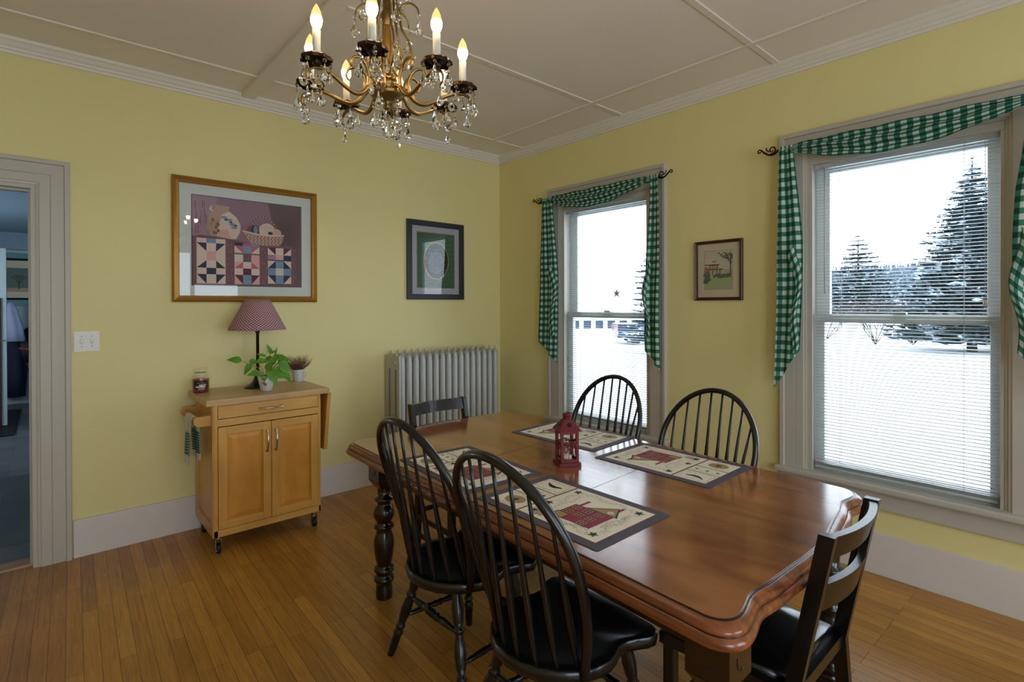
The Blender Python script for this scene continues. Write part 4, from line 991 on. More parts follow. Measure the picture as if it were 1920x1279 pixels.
def tleg():
    b = MB(); h = 0.055
    b.box((-h, -h, 0.585), (h, h, 0.706), 'tableleg', 0.003)
    vs = [(-h, -h, .585), (h, -h, .585), (h, h, .585), (-h, h, .585), (-.034, -.034, .550), (.034, -.034, .550), (.034, .034, .550), (-.034, .034, .550)]
    b.add(vs, [(0, 1, 5, 4), (1, 2, 6, 5), (2, 3, 7, 6), (3, 0, 4, 7), (4, 5, 6, 7)], 'tableleg')
    b.lathe([(0.033, 0.565), (0.031, 0.535), (0.030, 0.505), (0.045, 0.498), (0.047, 0.488), (0.030, 0.474), (0.034, 0.462), (0.047, 0.445), (0.051, 0.425), (0.050, 0.405), (0.040, 0.385), (0.032, 0.372), (0.048, 0.362), (0.049, 0.350), (0.034, 0.340), (0.038, 0.325), (0.049, 0.290), (0.050, 0.255), (0.044, 0.205), (0.035, 0.165), (0.033, 0.158), (0.047, 0.150), (0.049, 0.138), (0.046, 0.130), (0.036, 0.122), (0.036, 0.112), (0.048, 0.103), (0.050, 0.092), (0.045, 0.082), (0.036, 0.074), (0.039, 0.060), (0.041, 0.030), (0.040, 0.0)], 'tableleg', seg=28)
    for (ax, sg) in (('x', -1), ('x', 1), ('y', -1), ('y', 1)):   # carved crescent on each block face
        pts = []
        for i in range(11):
            a = PI*0.9+i/10*PI*0.8; u, v = 0.018*math.cos(a), 0.640+0.026*math.sin(a)
            pts.append((sg*(h+0.0004), u, v) if ax == 'x' else (u, sg*(h+0.0004), v))
        b.tube(pts, 0.0016, 'tableleg', 5)
    return b
l0 = tleg().build('leg', t, merge=False)
LP = [(-0.456, 0.845), (0.475, 0.845), (-0.474, -0.931), (0.475, -0.931)]
for i, (x, y) in enumerate(LP):
    o = l0 if i == 0 else l0.copy()
    if i: C.objects.link(o); o.parent = t
    q = shear @ Vector((x, y, 0)); o.location = (q.x, q.y, 0)

# ------------------------------------------------------------------ placemats
def star(cx, cy, r_, n=5, k=0.4, a0=PI/2): return [(cx+(r_ if i % 2 == 0 else r_*k)*math.cos(a0+PI*i/n), cy+(r_ if i % 2 == 0 else r_*k)*math.sin(a0+PI*i/n)) for i in range(2*n)]
def placemat(mesh=None):
    b = MB(); Wm, Hm = 0.545, 0.372; z = [0.0022]
    def L(pts, key, dz=0.00008):
        z[0] += min(dz, 0.00003); b.add([(x, y, z[0]) for x, y in pts], [list(range(len(pts)))], key)
    r_ = 0.008; out = []
    for cx, cy, a in ((Wm/2-r_, Hm/2-r_, 0), (-Wm/2+r_, Hm/2-r_, PI/2), (-Wm/2+r_, -Hm/2+r_, PI), (Wm/2-r_, -Hm/2+r_, 1.5*PI)):
        out += [(cx+r_*math.cos(a+PI/2*i/5), cy+r_*math.sin(a+PI/2*i/5)) for i in range(6)]
    b.poly(out, 0, 0.0021, 'f_slate')
    m_ = 0.030; L(rectp(-Wm/2+m_, -Hm/2+m_, Wm/2-m_, Hm/2-m_), 'f_wine'); L(rectp(-Wm/2+m_+.004, -Hm/2+m_+.004, Wm/2-m_-.004, Hm/2-m_-.004), 'f_cream')
    xd = -0.095; L(rectp(xd-0.004, -Hm/2+m_, xd+0.004, Hm/2-m_), 'f_vine')
    for yy in (0.040, -0.035): L(rectp(-Wm/2+m_, yy-0.003, xd, yy+0.003), 'f_vine')
    xl = (-Wm/2+m_+xd)/2
    def seg_(p, q_, w_, key):
        e = (q_-p).normalized(); n__ = Vector((-e.y, e.x))*w_
        L([tuple(p-n__), tuple(q_-n__), tuple(q_+n__), tuple(p+n__)], key, 0.0000008)
    def vine(x0, x1, y0, y1, n_, amp):
        prev = None; d = Vector((x1-x0, y1-y0)); n_ = max(4, int(d.length/0.0085)); d.normalize(); nn = Vector((-d.y, d.x)); f0 = random.random()*6
        for i in range(n_+1):
            u = i/n_; p = Vector((x0+(x1-x0)*u, y0+(y1-y0)*u))+nn*amp*(math.sin(u*n_*0.55+f0)+0.3*math.sin(u*n_*1.7))
            if prev is not None: seg_(prev, p, 0.00042, 'f_vine')
            s_ = 1 if i % 2 else -1
            tw_ = p+(d*random.uniform(.2, .9)+nn*s_).normalized()*amp*random.uniform(.8, 1.5)
            if amp > 0.0035: seg_(p, tw_, 0.00032, 'f_vine')
            else: tw_ = p+nn*s_*0.003
            L(ell(tw_.x, tw_.y, 0.0014, 0.0014, 6), random.choice(['f_vine', 'f_green', 'f_wine', 'f_vine']), 0.0000008)
            if i % 3 == 0: c = p-nn*s_*amp*0.8; L([tuple(c+d*0.004), tuple(c+nn*0.0014), tuple(c-d*0.003), tuple(c-nn*0.0014)], 'f_green', 0.0000008)
            prev = p
    # bird panel (top left), star row (middle), sun with star (bottom left)
    yb = 0.098; bird = [(xl+0.045, yb+0.004), (xl+0.028, yb+0.010), (xl+0.010, yb+0.006), (xl-0.015, yb+0.010), (xl-0.045, yb+0.022), (xl-0.030, yb+0.004), (xl-0.012, yb-0.010), (xl+0.012, yb-0.013), (xl+0.030, yb-0.002)]
    L(bird, 'f_dark')
    for i in range(3): L(star(xl-0.045+i*0.045, 0.002, 0.012), 'f_green')
    L(ell(xl, -0.095, 0.042, 0.034), 'f_tan'); L(star(xl, -0.095, 0.020), 'f_dark')
    vine(xl-0.06, xl+0.06, 0.137, 0.137, 14, 0.003); vine(xl-0.06, xl+0.06, 0.058, 0.058, 14, 0.003); vine(xl-0.062, xl-0.062, 0.06, 0.135, 9, .003); vine(xl+0.062, xl+0.062, 0.06, 0.135, 9, .003)
    vine(xl-0.06, xl+0.06, -0.140, -0.140, 14, 0.003); vine(xl-0.06, xl+0.06, -0.052, -0.052, 14, 0.003); vine(xl-0.06, xl+0.06, 0.022, 0.022, 12, .003)
    # house
    hx0, hx1, hy0, hy1 = 0.005, 0.165, -0.095, 0.030
    for cx in (hx0+0.02, hx1-0.02): L(rectp(cx-0.006, hy1, cx+0.006, hy1+0.080 if cx > 0.1 else hy1+0.05), 'f_wine')
    L(rectp(hx0, hy0, hx1, hy1), 'f_wine')
    L([(hx0+0.045, hy1), (hx1+0.012, hy1), (hx1-0.030, hy1+0.072)], 'f_dark'); L([(hx0+0.055, hy1+0.003), (hx1+0.002, hy1+0.003), (hx1-0.030, hy1+0.064)], 'f_tan'); L(ell(hx1-0.030, hy1+0.022, 0.012, 0.010, 14), 'f_cream')
    for sx_, sy_ in ((-.004, -.003), (.004, -.003), (-.004, .003), (.004, .003)): L(rectp(hx1-0.030+sx_-.002, hy1+0.022+sy_-.002, hx1-0.030+sx_+.002, hy1+0.022+sy_+.002), 'f_dark')
    for i, (wx, wy) in enumerate(((0.028, 0.008), (0.075, 0.008), (0.122, 0.008), (0.028, -0.036), (0.075, -0.036), (0.122, -0.036), (0.122, -0.078))):
        L(rectp(wx-0.015, wy-0.014, wx+0.015, wy+0.014), 'f_tan'); 
        for sx_ in (-1, 1):
            for sy_ in (-1, 1): L(rectp(wx+sx_*0.0068-.0048, wy+sy_*0.0062-.0044, wx+sx_*0.0068+.0048, wy+sy_*0.0062+.0044), 'f_dark', 0.00001)
    L(rectp(0.0, hy0-0.004, 0.052, -0.055), 'f_green'); L(rectp(0.004, hy0-0.002, 0.049, -0.058), 'f_tan')
    for k in range(7): L(rectp(-0.012-0.009*k, -0.135, -0.009-0.009*k, -0.095), 'f_vine', 0.00001)
    for sx_, sy_ in ((-0.062, 0.118), (0.200, 0.118), (0.200, -0.115), (-0.055, -0.115), (-0.066, -0.03)): L(star(sx_, sy_, 0.019), 'f_green'); L(star(sx_, sy_, 0.010), 'f_dark')
    vine(-0.04, 0.18, 0.124, 0.120, 24, 0.008); vine(-0.03, 0.19, -0.126, -0.122, 20, 0.008); vine(0.203, 0.203, -0.09, 0.09, 20, .009); vine(0.183, 0.190, -0.06, 0.06, 9, .006); vine(-0.062, -0.055, -0.085, -0.05, 4, .004); vine(-0.055, -0.045, 0.0, 0.095, 11, .009); vine(-0.025, -0.02, -0.05, 0.09, 11, .007); vine(0.04, 0.17, -0.112, -0.106, 12, .005)
    return b
pm = placemat().build('placemat', merge=False)
MATS = [((-2.017, -2.742), -90, 'placemat with barn-red house, near long side, closest to the camera end'),
        ((-1.318, -2.700), 90.5, 'placemat with barn-red house, window side, nearer the large window'),
        ((-1.268, -2.085), 93.5, 'placemat with barn-red house, window side, behind the red lantern'),
        ((-2.008, -2.155), -93.5, 'placemat with barn-red house behind the leftmost bow-back chair')]
for i, ((x, y), a, lb) in enumerate(MATS):
    o = pm if i == 0 else pm.copy()
    if i: C.objects.link(o)
    o.location = (x, y, TZ+0.0006); o.rotation_euler = (0, 0, R(a)); tag(o, lb, 'placemat', 'placemats on the dining table')

# ------------------------------------------------------------------ lantern on the table
t = thing('candle_lantern', 'small red tin lantern with cut-out branches in the middle of the table', 'lantern', (-1.668, -2.412, TZ), R(-28))
s_ = 0.040
b = MB(); b.box((-s_-0.008, -s_-0.008, 0), (s_+0.008, s_+0.008, 0.016), 'lantern', 0.002); b.box((-s_, -s_, 0.016), (s_, s_, 0.022), 'lantern', 0.001); b.build('base', t, merge=False)
b = MB()
for sx in (-1, 1):
    for sy in (-1, 1): b.box((sx*s_, sy*s_, 0.02), (sx*(s_-0.012), sy*(s_-0.012), 0.150), 'lantern', 0.001)
for (z0_, z1_) in ((0.022, 0.030), (0.138, 0.150)):
    for sg in (-1, 1):
        b.box((-s_+.012, sg*s_, z0_), (s_-.012, sg*(s_-0.003), z1_), 'lantern'); b.box((sg*s_, -s_+.012, z0_), (sg*(s_-0.003), s_-.012, z1_), 'lantern')
b.build('posts', t, merge=False)
def panel(rotz):
    b = MB(); random.seed(5)
    def br(p, a, L_, w_, dep):
        q = (p[0]+math.cos(a)*L_, p[1]+math.sin(a)*L_)
        q = (max(-0.027, min(0.027, q[0])), max(0.032, min(0.136, q[1])))
        b.tube([(p[0], -s_+0.0015, p[1]), (q[0], -s_+0.0015, q[1])], w_, 'lantern', 4)
        if dep > 0:
            for d in (-0.6, 0.1, 0.7): br(q, a+d+random.uniform(-.15, .15), L_*0.68, w_*0.8, dep-1)
        else: b.ball((q[0], -s_+0.0015, q[1]), 0.0032, 'lantern', 6, (1, .3, 1))
    br((-0.006, 0.032), PI/2-0.2, 0.030, 0.0016, 3); br((0.012, 0.032), PI/2+0.35, 0.022, 0.0012, 2)
    b.xf(Matrix.Rotation(rotz, 3, 'Z')); return b
for k in range(4): panel(k*PI/2).build('branch_panel', t, merge=False)
b = MB(); e_ = s_+0.010
b.add([(-e_, -e_, 0.150), (e_, -e_, 0.150), (e_, e_, 0.150), (-e_, e_, 0.150), (-0.016, -0.016, 0.196), (0.016, -0.016, 0.196), (0.016, 0.016, 0.196), (-0.016, 0.016, 0.196)], [(0, 1, 5, 4), (1, 2, 6, 5), (2, 3, 7, 6), (3, 0, 4, 7), (4, 5, 6, 7), (3, 2, 1, 0)], 'lantern')
for k in range(4):
    mt = Matrix.Rotation(k*PI/2, 3, 'Z'); q = [mt @ Vector((x, -0.0300+dy, z)) for x, dy, z in ((-0.010, -0.003, 0.166), (0.010, -0.003, 0.166), (0.0, 0.010, 0.186))]
    c_ = MB().lathe([(0.0105, 0), (0.0105, 0.001)], 'rubber', seg=14); tilt = Matrix.Rotation(R(53), 3, 'X')
    for i, v in enumerate(c_.v): c_.v[i] = mt @ (tilt @ v + Vector((0, -0.0325, 0.1745)))
    b.add(c_.v, c_.f, 'rubber')
b.lathe([(0.017, 0.194), (0.017, 0.212), (0.019, 0.214), (0.019, 0.218), (0.015, 0.219), (0.014, 0.205)], 'lantern', seg=20)
b.build('roof', t, merge=False)
b = MB(); b.lathe([(0.022, 0.022), (0.022, 0.040), (0.0, 0.041)], 'candle', seg=18); b.build('tealight', t)

# ------------------------------------------------------------------ windsor chairs
SZ = 0.445
def bow_pt(w_, h, inset=0.0):
    lean = R(12.2); cv = 0.19
    return Vector((-0.095-h*math.sin(lean)-cv*h*h, w_, SZ+h*math.cos(lean)))
A0, A1, H1, HB = 0.192, 0.252, 0.330, 0.600
def bow_profile(n=26):
    L = []
    for i in range(n+1):
        u = i/n
        if u < .4: h = H1*u/.4; v = h/H1; a = A0+(A1-A0)*(1-(1-v)**2)
        else: ph = (u-.4)/.6*PI/2; a = A1*math.cos(ph); h = H1+(HB-H1)*math.sin(ph)
        L.append((a, h))
    return L
def bow_height_at(wd):
    P_ = bow_profile(80); best = None
    for a, h in P_[::-1]:
        if a >= abs(wd): return h
    return HB
def windsor():
    t = thing('windsor_chair', 'x', 'chair', (0, 0, 0), 0, 'black bow-back windsor chairs along the table sides')
    # seat: shield shape with saddle
    out = []
    for i in range(13): a = PI/2+PI*i/12; out.append((-0.005+0.213*math.cos(a), 0.213*math.sin(a)))
    side = [(0.030, -0.205), (0.065, -0.190), (0.10, -0.190), (0.135, -0.205), (0.165, -0.222), (0.195, -0.228), (0.220, -0.215), (0.230, -0.19), (0.236, -0.10), (0.240, 0.0)]
    out += side; out += [(x, -y) for x, y in side[-2::-1]]
    n = len(out); b = MB(); c0 = Vector((0.02, 0))
    rings = []
    for k, z, bowl in ((0.90, SZ-0.040, 0), (0.985, SZ-0.036, 0), (1.0, SZ-0.020, 0), (0.995, SZ-0.004, 0), (0.965, SZ, 0), (0.80, SZ-0.005, 1), (0.55, SZ-0.013, 1), (0.28, SZ-0.015, 1)):
        rings.append([Vector((c0.x+(x-c0.x)*k, y*k, z+(0.004 if x > 0.16 and abs(y) < 0.05 and bowl else 0))) for x, y in out])
    vs = [p for r_ in rings for p in r_]
    b.add(vs, [(i*n+j, i*n+(j+1) % n, (i+1)*n+(j+1) % n, (i+1)*n+j) for i in range(len(rings)-1) for j in range(n)], 'black', smooth=True)
    b.add(rings[-1], [list(range(n))], 'black'); b.add(rings[0], [list(range(n))[::-1]], 'black')
    b.build('seat', t)
    P_ = bow_profile(); pts = [bow_pt(a, h) for a, h in P_]+[bow_pt(-a, h) for a, h in P_[::-1][1:]]
    pts[0] = pts[0]-Vector((0, 0, 0.02)); pts[-1] = pts[-1]-Vector((0, 0, 0.02))
    b = MB(); b.tube(pts, 0.0155, 'black', 10, flat=((1, 0, 0), 1.0, 0.80)); b.build('bow', t)
    ns = 8
    for i in range(ns):
        f_ = (i-(ns-1)/2)/((ns-1)/2)
        ab = f_*R(62); p0 = Vector((-0.005-0.191*math.cos(ab), 0.191*math.sin(ab), SZ-0.01)); wt = f_*0.208; p1 = bow_pt(wt, bow_height_at(wt))
        MB().turned(p0, p1, [(0, .0058), (.04, .0066), (.18, .0100), (.30, .0114), (.42, .0098), (.60, .0070), (.8, .0060), (1, .0054)], 'black', 8).build('spindle', t)
    PR = [(0, .0150), (.05, .0175), (.16, .0232), (.26, .0190), (.30, .0135), (.318, .0205), (.335, .0215), (.352, .0140), (.37, .0150), (.42, .0200), (.50, .0225), (.58, .0195), (.645, .0125), (.66, .0195), (.675, .0205), (.69, .0130), (.71, .0135), (.735, .0200), (.755, .0210), (.775, .0165), (.80, .0178), (.9, .0165), (1, .0140)]
    tops = [(-0.105, 0.120), (-0.105, -0.120), (0.145, 0.145), (0.145, -0.145)]; feet = [(-0.172, 0.258), (-0.172, -0.258), (0.195, 0.205), (0.195, -0.205)]
    L4 = []
    for (a, c_) in zip(tops, feet):
        p0, p1 = Vector((*a, SZ-0.036)), Vector((*c_, 0)); L4.append((p0, p1)); MB().turned(p0, p1, PR, 'black', 14).build('leg', t)
    at = lambda k, z: L4[k][0].lerp(L4[k][1], 1-(z/(SZ-0.036)))
    SP = [(0, .007), (.08, .009), (.3, .0140), (.385, .0100), (.40, .0160), (.42, .0170), (.44, .0105), (.455, .0105), (.475, .0170), (.495, .0105), (.505, .0105), (.525, .0170), (.545, .0105), (.56, .0105), (.58, .0170), (.60, .0160), (.615, .0100), (.7, .0140), (.92, .009), (1, .007)]
    SD = [(0, .0065), (.15, .010), (.35, .013), (.42, .0095), (.46, .014), (.5, .0105), (.54, .014), (.58, .0095), (.65, .013), (.85, .010), (1, .0065)]
    for a, c_, z, pr in ((0, 1, 0.265, SP), (2, 3, 0.235, SP), (0, 2, 0.175, SD), (1, 3, 0.175, SD)):
        MB().turned(at(a, z), at(c_, z), pr, 'black', 10).build('stretcher', t)
    return t
wc = windsor()
CH = [((-2.108, -2.238, 0), 0, 'black bow-back windsor chair farther along the near long side of the table'),
      ((-2.145, -2.812, 0), -1, 'black bow-back windsor chair closest to the camera at the near long side'),
      ((-1.140, -2.028, 0), 174, 'black bow-back windsor chair in front of the window near the corner'),
      ((-1.190, -2.665, 0), 173, 'black bow-back windsor chair in front of the bare wall between windows')]
wc.location = CH[0][0]; wc['label'] = CH[0][2]
for (p, a, lb) in CH[1:]: dup(wc, p, R(a), lb)

# ------------------------------------------------------------------ ladder-back chairs
def ladder():
    # faces +y (local); back posts at local y around -0.2
    t = thing('ladder_back_chair', 'x', 'chair', (0, 0, 0), 0, 'black ladder-back chairs at the table ends')
    hw = 0.200; H_ = 0.875
    def py(z): return -0.175-0.085*max(0, (z-0.43)/(H_-0.43)) + (-0.03*(1-z/0.43) if z < 0.43 else 0)
    for sx in (-1, 1):
        b = MB(); pr = []
        zs = [0, 0.2, 0.43, 0.55, 0.7, H_]
        vs = []
        for z in zs:
            y = py(z); 
            for (dx, dy) in ((-.013, -.018), (.013, -.018), (.013, .020), (-.013, .020)): vs.append((sx*(hw-0.013)+dx, y+dy, z))
        fs = [(i*4+k, i*4+(k+1) % 4, (i+1)*4+(k+1) % 4, (i+1)*4+k) for i in range(len(zs)-1) for k in range(4)]+[(3, 2, 1, 0), tuple(range(len(vs)-4, len(vs)))]
        b.add(vs, fs, 'black'); b.build('back_post', t)
    for (zc, hh) in ((0.839, 0.064), (0.702, 0.078)):
        b = MB(); th = 0.010
        def f_(u, v, s__):
            x = (u*2-1)*(hw-0.020); y = py(zc)-0.030*(1-(2*u-1)**2)+s__; return Vector((x, y+(v-.5)*-0.018, zc-hh/2+hh*v))
        N = 14; vs = []
        for i in range(N+1):
            for v, s__ in ((0, -th), (1, -th), (1, th), (0, th)): vs.append(f_(i/N, v, s__))
        fs = [(i*4+k, i*4+(k+1) % 4, (i+1)*4+(k+1) % 4, (i+1)*4+k) for i in range(N) for k in range(4)]+[(3, 2, 1, 0), tuple(range(N*4, N*4+4))]
        b.add(vs, fs, 'black'); b.build('back_slat', t)
    b = MB(); b.poly([(-0.205, -0.185), (0.205, -0.185), (0.225, 0.20), (-0.225, 0.20)], 0.405, 0.440, 'black'); b.build('seat_frame', t)
    b = MB(); o1 = [(-0.175, -0.160), (0.175, -0.160), (0.195, 0.175), (-0.195, 0.175)]; vs = []
    for k, z in ((1.0, 0.440), (1.0, 0.452), (0.95, 0.460), (0.6, 0.464)): vs += [(x*k, y*k, z) for x, y in o1]
    b.add(vs, [(i*4+k, i*4+(k+1) % 4, (i+1)*4+(k+1) % 4, (i+1)*4+k) for i in range(3) for k in range(4)]+[(12, 13, 14, 15)], 'pad', smooth=True); b.build('seat_pad', t)
    for sx in (-1, 1): MB().box((sx*0.221, 0.155, 0), (sx*0.188, 0.190, 0.405), 'black', 0.003).build('front_leg', t)
    for z in (0.14, 0.24):
        for sx in (-1, 1): MB().box((sx*0.208, py(z), z), (sx*0.196, 0.16, z+0.028), 'black', 0.002).build('stretcher', t)
    MB().box((-0.19, 0.166, 0.20), (0.19, 0.178, 0.228), 'black', 0.002).build('stretcher', t); MB().box((-0.19, py(.26)-.006, 0.26), (0.19, py(.26)+.006, 0.288), 'black', 0.002).build('stretcher', t)
    return t
lc = ladder(); lc.location = (-1.702, -3.234, 0); lc['label'] = 'black ladder-back chair at the near end of the table, cut by the frame bottom'
dup(lc, (-1.568, -1.525, 0), R(180), 'black ladder-back chair at the far end of the table, in front of the radiator')

# ------------------------------------------------------------------ chandelier
CHX, CHY, CHZ = -2.452, -2.291, 2.225; RR = 0.262
t = thing('chandelier', 'antique brass eight-arm crystal chandelier with lit candle bulbs', 'chandelier', (CHX, CHY, CHZ))
b = MB()
b.lathe([(0.0, -0.095), (0.010, -0.090), (0.014, -0.080), (0.008, -0.070), (0.020, -0.060), (0.052, -0.050), (0.060, -0.040), (0.050, -0.030), (0.030, -0.024), (0.028, -0.018), (0.036, -0.012), (0.036, 0.0), (0.028, 0.006)], 'brass', seg=28)
b.lathe([(0.030, 0.006), (0.034, 0.010), (0.034, 0.016), (0.026, 0.020), (0.020, 0.030), (0.014, 0.036), (0.016, 0.050), (0.012, 0.056), (0.015, 0.066), (0.012, 0.072), (0.012, 0.09), (0.015, 0.11), (0.017, 0.14), (0.015, 0.17), (0.010, 0.20)], 'brassb', seg=24)
b.lathe([(0.012, 0.20), (0.017, 0.215), (0.021, 0.235), (0.016, 0.25), (0.010, 0.27), (0.008, 0.34), (0.016, 0.36), (0.020, 0.38), (0.010, 0.40), (0.007, 0.42)], 'brass', seg=20)
b.build('column', t, merge=False)
b = MB()
for i in range(7):
    z = 0.43+i*0.030; a = (i % 2)*PI/2; pts = [(0.010*math.cos(th)*math.cos(a), 0.010*math.cos(th)*math.sin(a), z+0.019*math.sin(th)) for th in [2*PI*k/14 for k in range(14)]]
    b.tube(pts, 0.0025, 'brass', 6, closed=True)
b.tube([(0.004, 0, 0.40), (-0.004, 0.003, 0.52), (0.003, 0, 0.64)], 0.0025, 'brass', 6)
b.build('chain', t, merge=False)
MB().lathe([(0.0, 0.615), (0.012, 0.62), (0.05, 0.640), (0.062, 0.660), (0.062, CZ-CHZ)], 'brass', seg=24).build('canopy', t)
def arm_mesh():
    b = MB()
    P_ = [(0.030, -0.030), (0.055, -0.022), (0.075, -0.035), (0.095, -0.060), (0.125, -0.072), (0.160, -0.062), (0.200, -0.042), (0.235, -0.030), (RR, -0.014)]
    b.tube(*smooth([(x, 0, z) for x, z in P_], [0.008, 0.007, 0.0085, 0.0078, 0.0072, 0.0068, 0.0064, 0.006, 0.0055]), 'brass', 9)
    # scroll rising from the elbow and curling over
    S = [(0.075, -0.035), (0.072, 0.000), (0.085, 0.035), (0.108, 0.052), (0.132, 0.045), (0.140, 0.022), (0.130, 0.008)]
    b.tube(*smooth([(x, 0, z) for x, z in S], [0.008, 0.007, 0.006, 0.0055, 0.005, 0.0045, 0.003]), 'brass', 8)
    # tip curl beyond the cup
    S = [(RR-0.02, -0.03), (RR+0.008, -0.035), (RR+0.026, -0.050), (RR+0.028, -0.072), (RR+0.015, -0.083)]
    b.tube(*smooth([(x, 0, z) for x, z in S], [0.006, 0.005, 0.0045, 0.004, 0.003]), 'brass', 7)
    return b
am = arm_mesh().build('arm', t, merge=False)
def cup_mesh():
    b = MB(); N = 48; vs = []
    rings = [(0.010, -0.012, 0), (0.020, -0.010, 0), (0.030, -0.004, 0.02), (0.041, 0.000, 0.06), (0.045, -0.006, 0.10), (0.044, -0.014, 0.12)]
    for r_, z, k in rings:
        for j in range(N):
            a = 2*PI*j/N; rr = r_*(1+k*math.cos(8*a)+k*.4*math.cos(16*a+1)); vs.append((rr*math.cos(a), rr*math.sin(a), z-0.10*k*r_*math.cos(8*a)*3))
    b.add(vs, [(i*N+j, i*N+(j+1) % N, (i+1)*N+(j+1) % N, (i+1)*N+j) for i in range(len(rings)-1) for j in range(N)], 'bronze', smooth=True)
    b.lathe([(0.0, -0.032), (0.010, -0.026), (0.016, -0.016), (0.014, -0.008), (0.012, -0.002)], 'bronze', seg=16)
    return b
cm = cup_mesh().build('drip_cup', t, merge=False)
tubem = MB().lathe([(0.0122, 0.0), (0.0122, 0.083), (0.009, 0.085)], 'candle', seg=18).build('candle_tube', t)
_b = MB(); _b.lathe([(0.007, 0.083), (0.0095, 0.087)], 'bulb', seg=20); _b.lathe([(0.0095, 0.087), (0.0135, 0.095), (0.0168, 0.104), (0.0178, 0.112), (0.0176, 0.119)], 'filament', seg=20); _b.lathe([(0.0176, 0.119), (0.0170, 0.1245)], 'bulbmid', seg=20)
_b.lathe([(0.0170, 0.1245), (0.0158, 0.131), (0.0135, 0.140), (0.0100, 0.149), (0.006, 0.157), (0.0015, 0.164), (0.0, 0.165)], 'bulb', seg=20)
bulbm = _b.build('bulb', t)
def pend_mesh(L_, W_, beads, kind=0):
    b = MB(); z = 0
    for k in range(beads):
        b.lathe([(0.0, z), (0.0052, z-0.002), (0.0062, z-0.006), (0.0052, z-0.010), (0.0, z-0.012)], 'crystal', seg=8, smooth=False); z -= 0.014
    b.tube([(0, 0, 0.006), (0, 0, z-0.003)], 0.0007, 'brass', 4)
    if kind == 0: pr = [(0.0, z), (0.12, z-L_*0.06), (0.30, z-L_*0.30), (0.78, z-L_*0.58), (1.0, z-L_*0.74), (0.80, z-L_*0.90), (0.35, z-L_), (0.0, z-L_*1.01)]
    else: pr = [(0.0, z), (0.2, z-L_*.1), (0.35, z-L_*.45), (0.9, z-L_*.85), (1.0, z-L_*.93), (0.3, z-L_), (0, z-L_)]
    vs = []; seg = 8
    for r_, h in pr:
        for j in range(seg): a = 2*PI*(j+0.5*0)/seg; vs.append((r_*W_/2*math.cos(a), r_*W_*0.34*math.sin(a), h))
    b.add(vs, [(i*seg+j, i*seg+(j+1) % seg, (i+1)*seg+(j+1) % seg, (i+1)*seg+j) for i in range(len(pr)-1) for j in range(seg)], 'crystal')
    return b
pend = [pend_mesh(0.058, 0.036, 1).build('crystal_drop', t, merge=False), pend_mesh(0.044, 0.028, 1).build('crystal_drop', t, merge=False), pend_mesh(0.048, 0.036, 1, 1).build('crystal_drop', t, merge=False), pend_mesh(0.060, 0.038, 2).build('crystal_drop', t, merge=False)]
used = [False]*4
def hang(k, p, rz):
    o = pend[k]
    if used[k]: o = o.copy(); C.objects.link(o); o.parent = t
    used[k] = True; o.location = p; o.rotation_euler = (0, 0, rz); return o
first = True
ph0 = 0.91
for k in range(8):
    a = ph0+k*PI/4; dz = (0.012 if k % 2 else -0.006)
    if first: aa, cc, tt_, bb_ = am, cm, tubem, bulbm
    else:
        aa, cc, tt_, bb_ = [o.copy() for o in (am, cm, tubem, bulbm)]
        for o in (aa, cc, tt_, bb_): C.objects.link(o)
        for o in (aa, cc, tt_, bb_): o.parent = t
    first = False
    aa.rotation_euler = (0, 0, a); px, py_ = RR*math.cos(a), RR*math.sin(a)
    for o in (cc, tt_, bb_): o.location = (px, py_, 0)
    cc.rotation_euler = (0, 0, a)
    for j in range(5):
        b2 = a+0.4+j*2*PI/5; hang((k+j) % 2 if j % 4 else 3 if k % 2 == 0 else 0, (px+0.042*math.cos(b2), py_+0.042*math.sin(b2), -0.016), b2+PI/2)
    hang(1, ((RR+0.015)*math.cos(a), (RR+0.015)*math.sin(a), -0.090), a)
    if k % 2 == 0: hang(2, (0.165*math.cos(a), 0.165*math.sin(a), -0.076), a)
for k in range(5):
    a = k*2*PI/5; hang(3, (0.045*math.cos(a), 0.045*math.sin(a), -0.065), a+1)
hang(3, (0, 0, -0.105), 0.3)
# upper scrolls and their drops
def scroll_mesh():
    b = MB()
    S = [(0.028, 0.06), (0.054, 0.045), (0.076, 0.075), (0.084, 0.105), (0.074, 0.145), (0.052, 0.185), (0.046, 0.225), (0.048, 0.262), (0.078, 0.278), (0.104, 0.262), (0.112, 0.240)]
    b.tube(*smooth([(x, 0, z) for x, z in S], [.0026, .0034, .0038, .004, .004, .0042, .004, .004, .0036, .0032, .0026]), 'brass', 8)
    S = [(0.078, 0.105), (0.090, 0.085), (0.098, 0.092)]; b.tube(*smooth([(x, 0, z) for x, z in S], [.0045, .004, .003]), 'brass', 7)
    S = [(0.044, 0.215), (0.034, 0.29), (0.040, 0.345), (0.058, 0.362), (0.072, 0.348)]; b.tube(*smooth([(x, 0, z) for x, z in S], [.004, .005, .0045, .004, .003]), 'brass', 8)
    return b
sm0 = scroll_mesh().build('upper_scroll', t, merge=False)
for k in range(6):
    a = 0.3+k*PI/3; o = sm0 if k == 0 else sm0.copy()
    if k: C.objects.link(o); o.parent = t
    o.rotation_euler = (0, 0, a)
    hang(0, (0.112*math.cos(a), 0.112*math.sin(a), 0.235), a+1); hang(1, (0.072*math.cos(a), 0.072*math.sin(a), 0.345), a)
    hang(0 if k % 2 else 3, (0.060*math.cos(a+.4), 0.060*math.sin(a+.4), 0.130), a+.5)

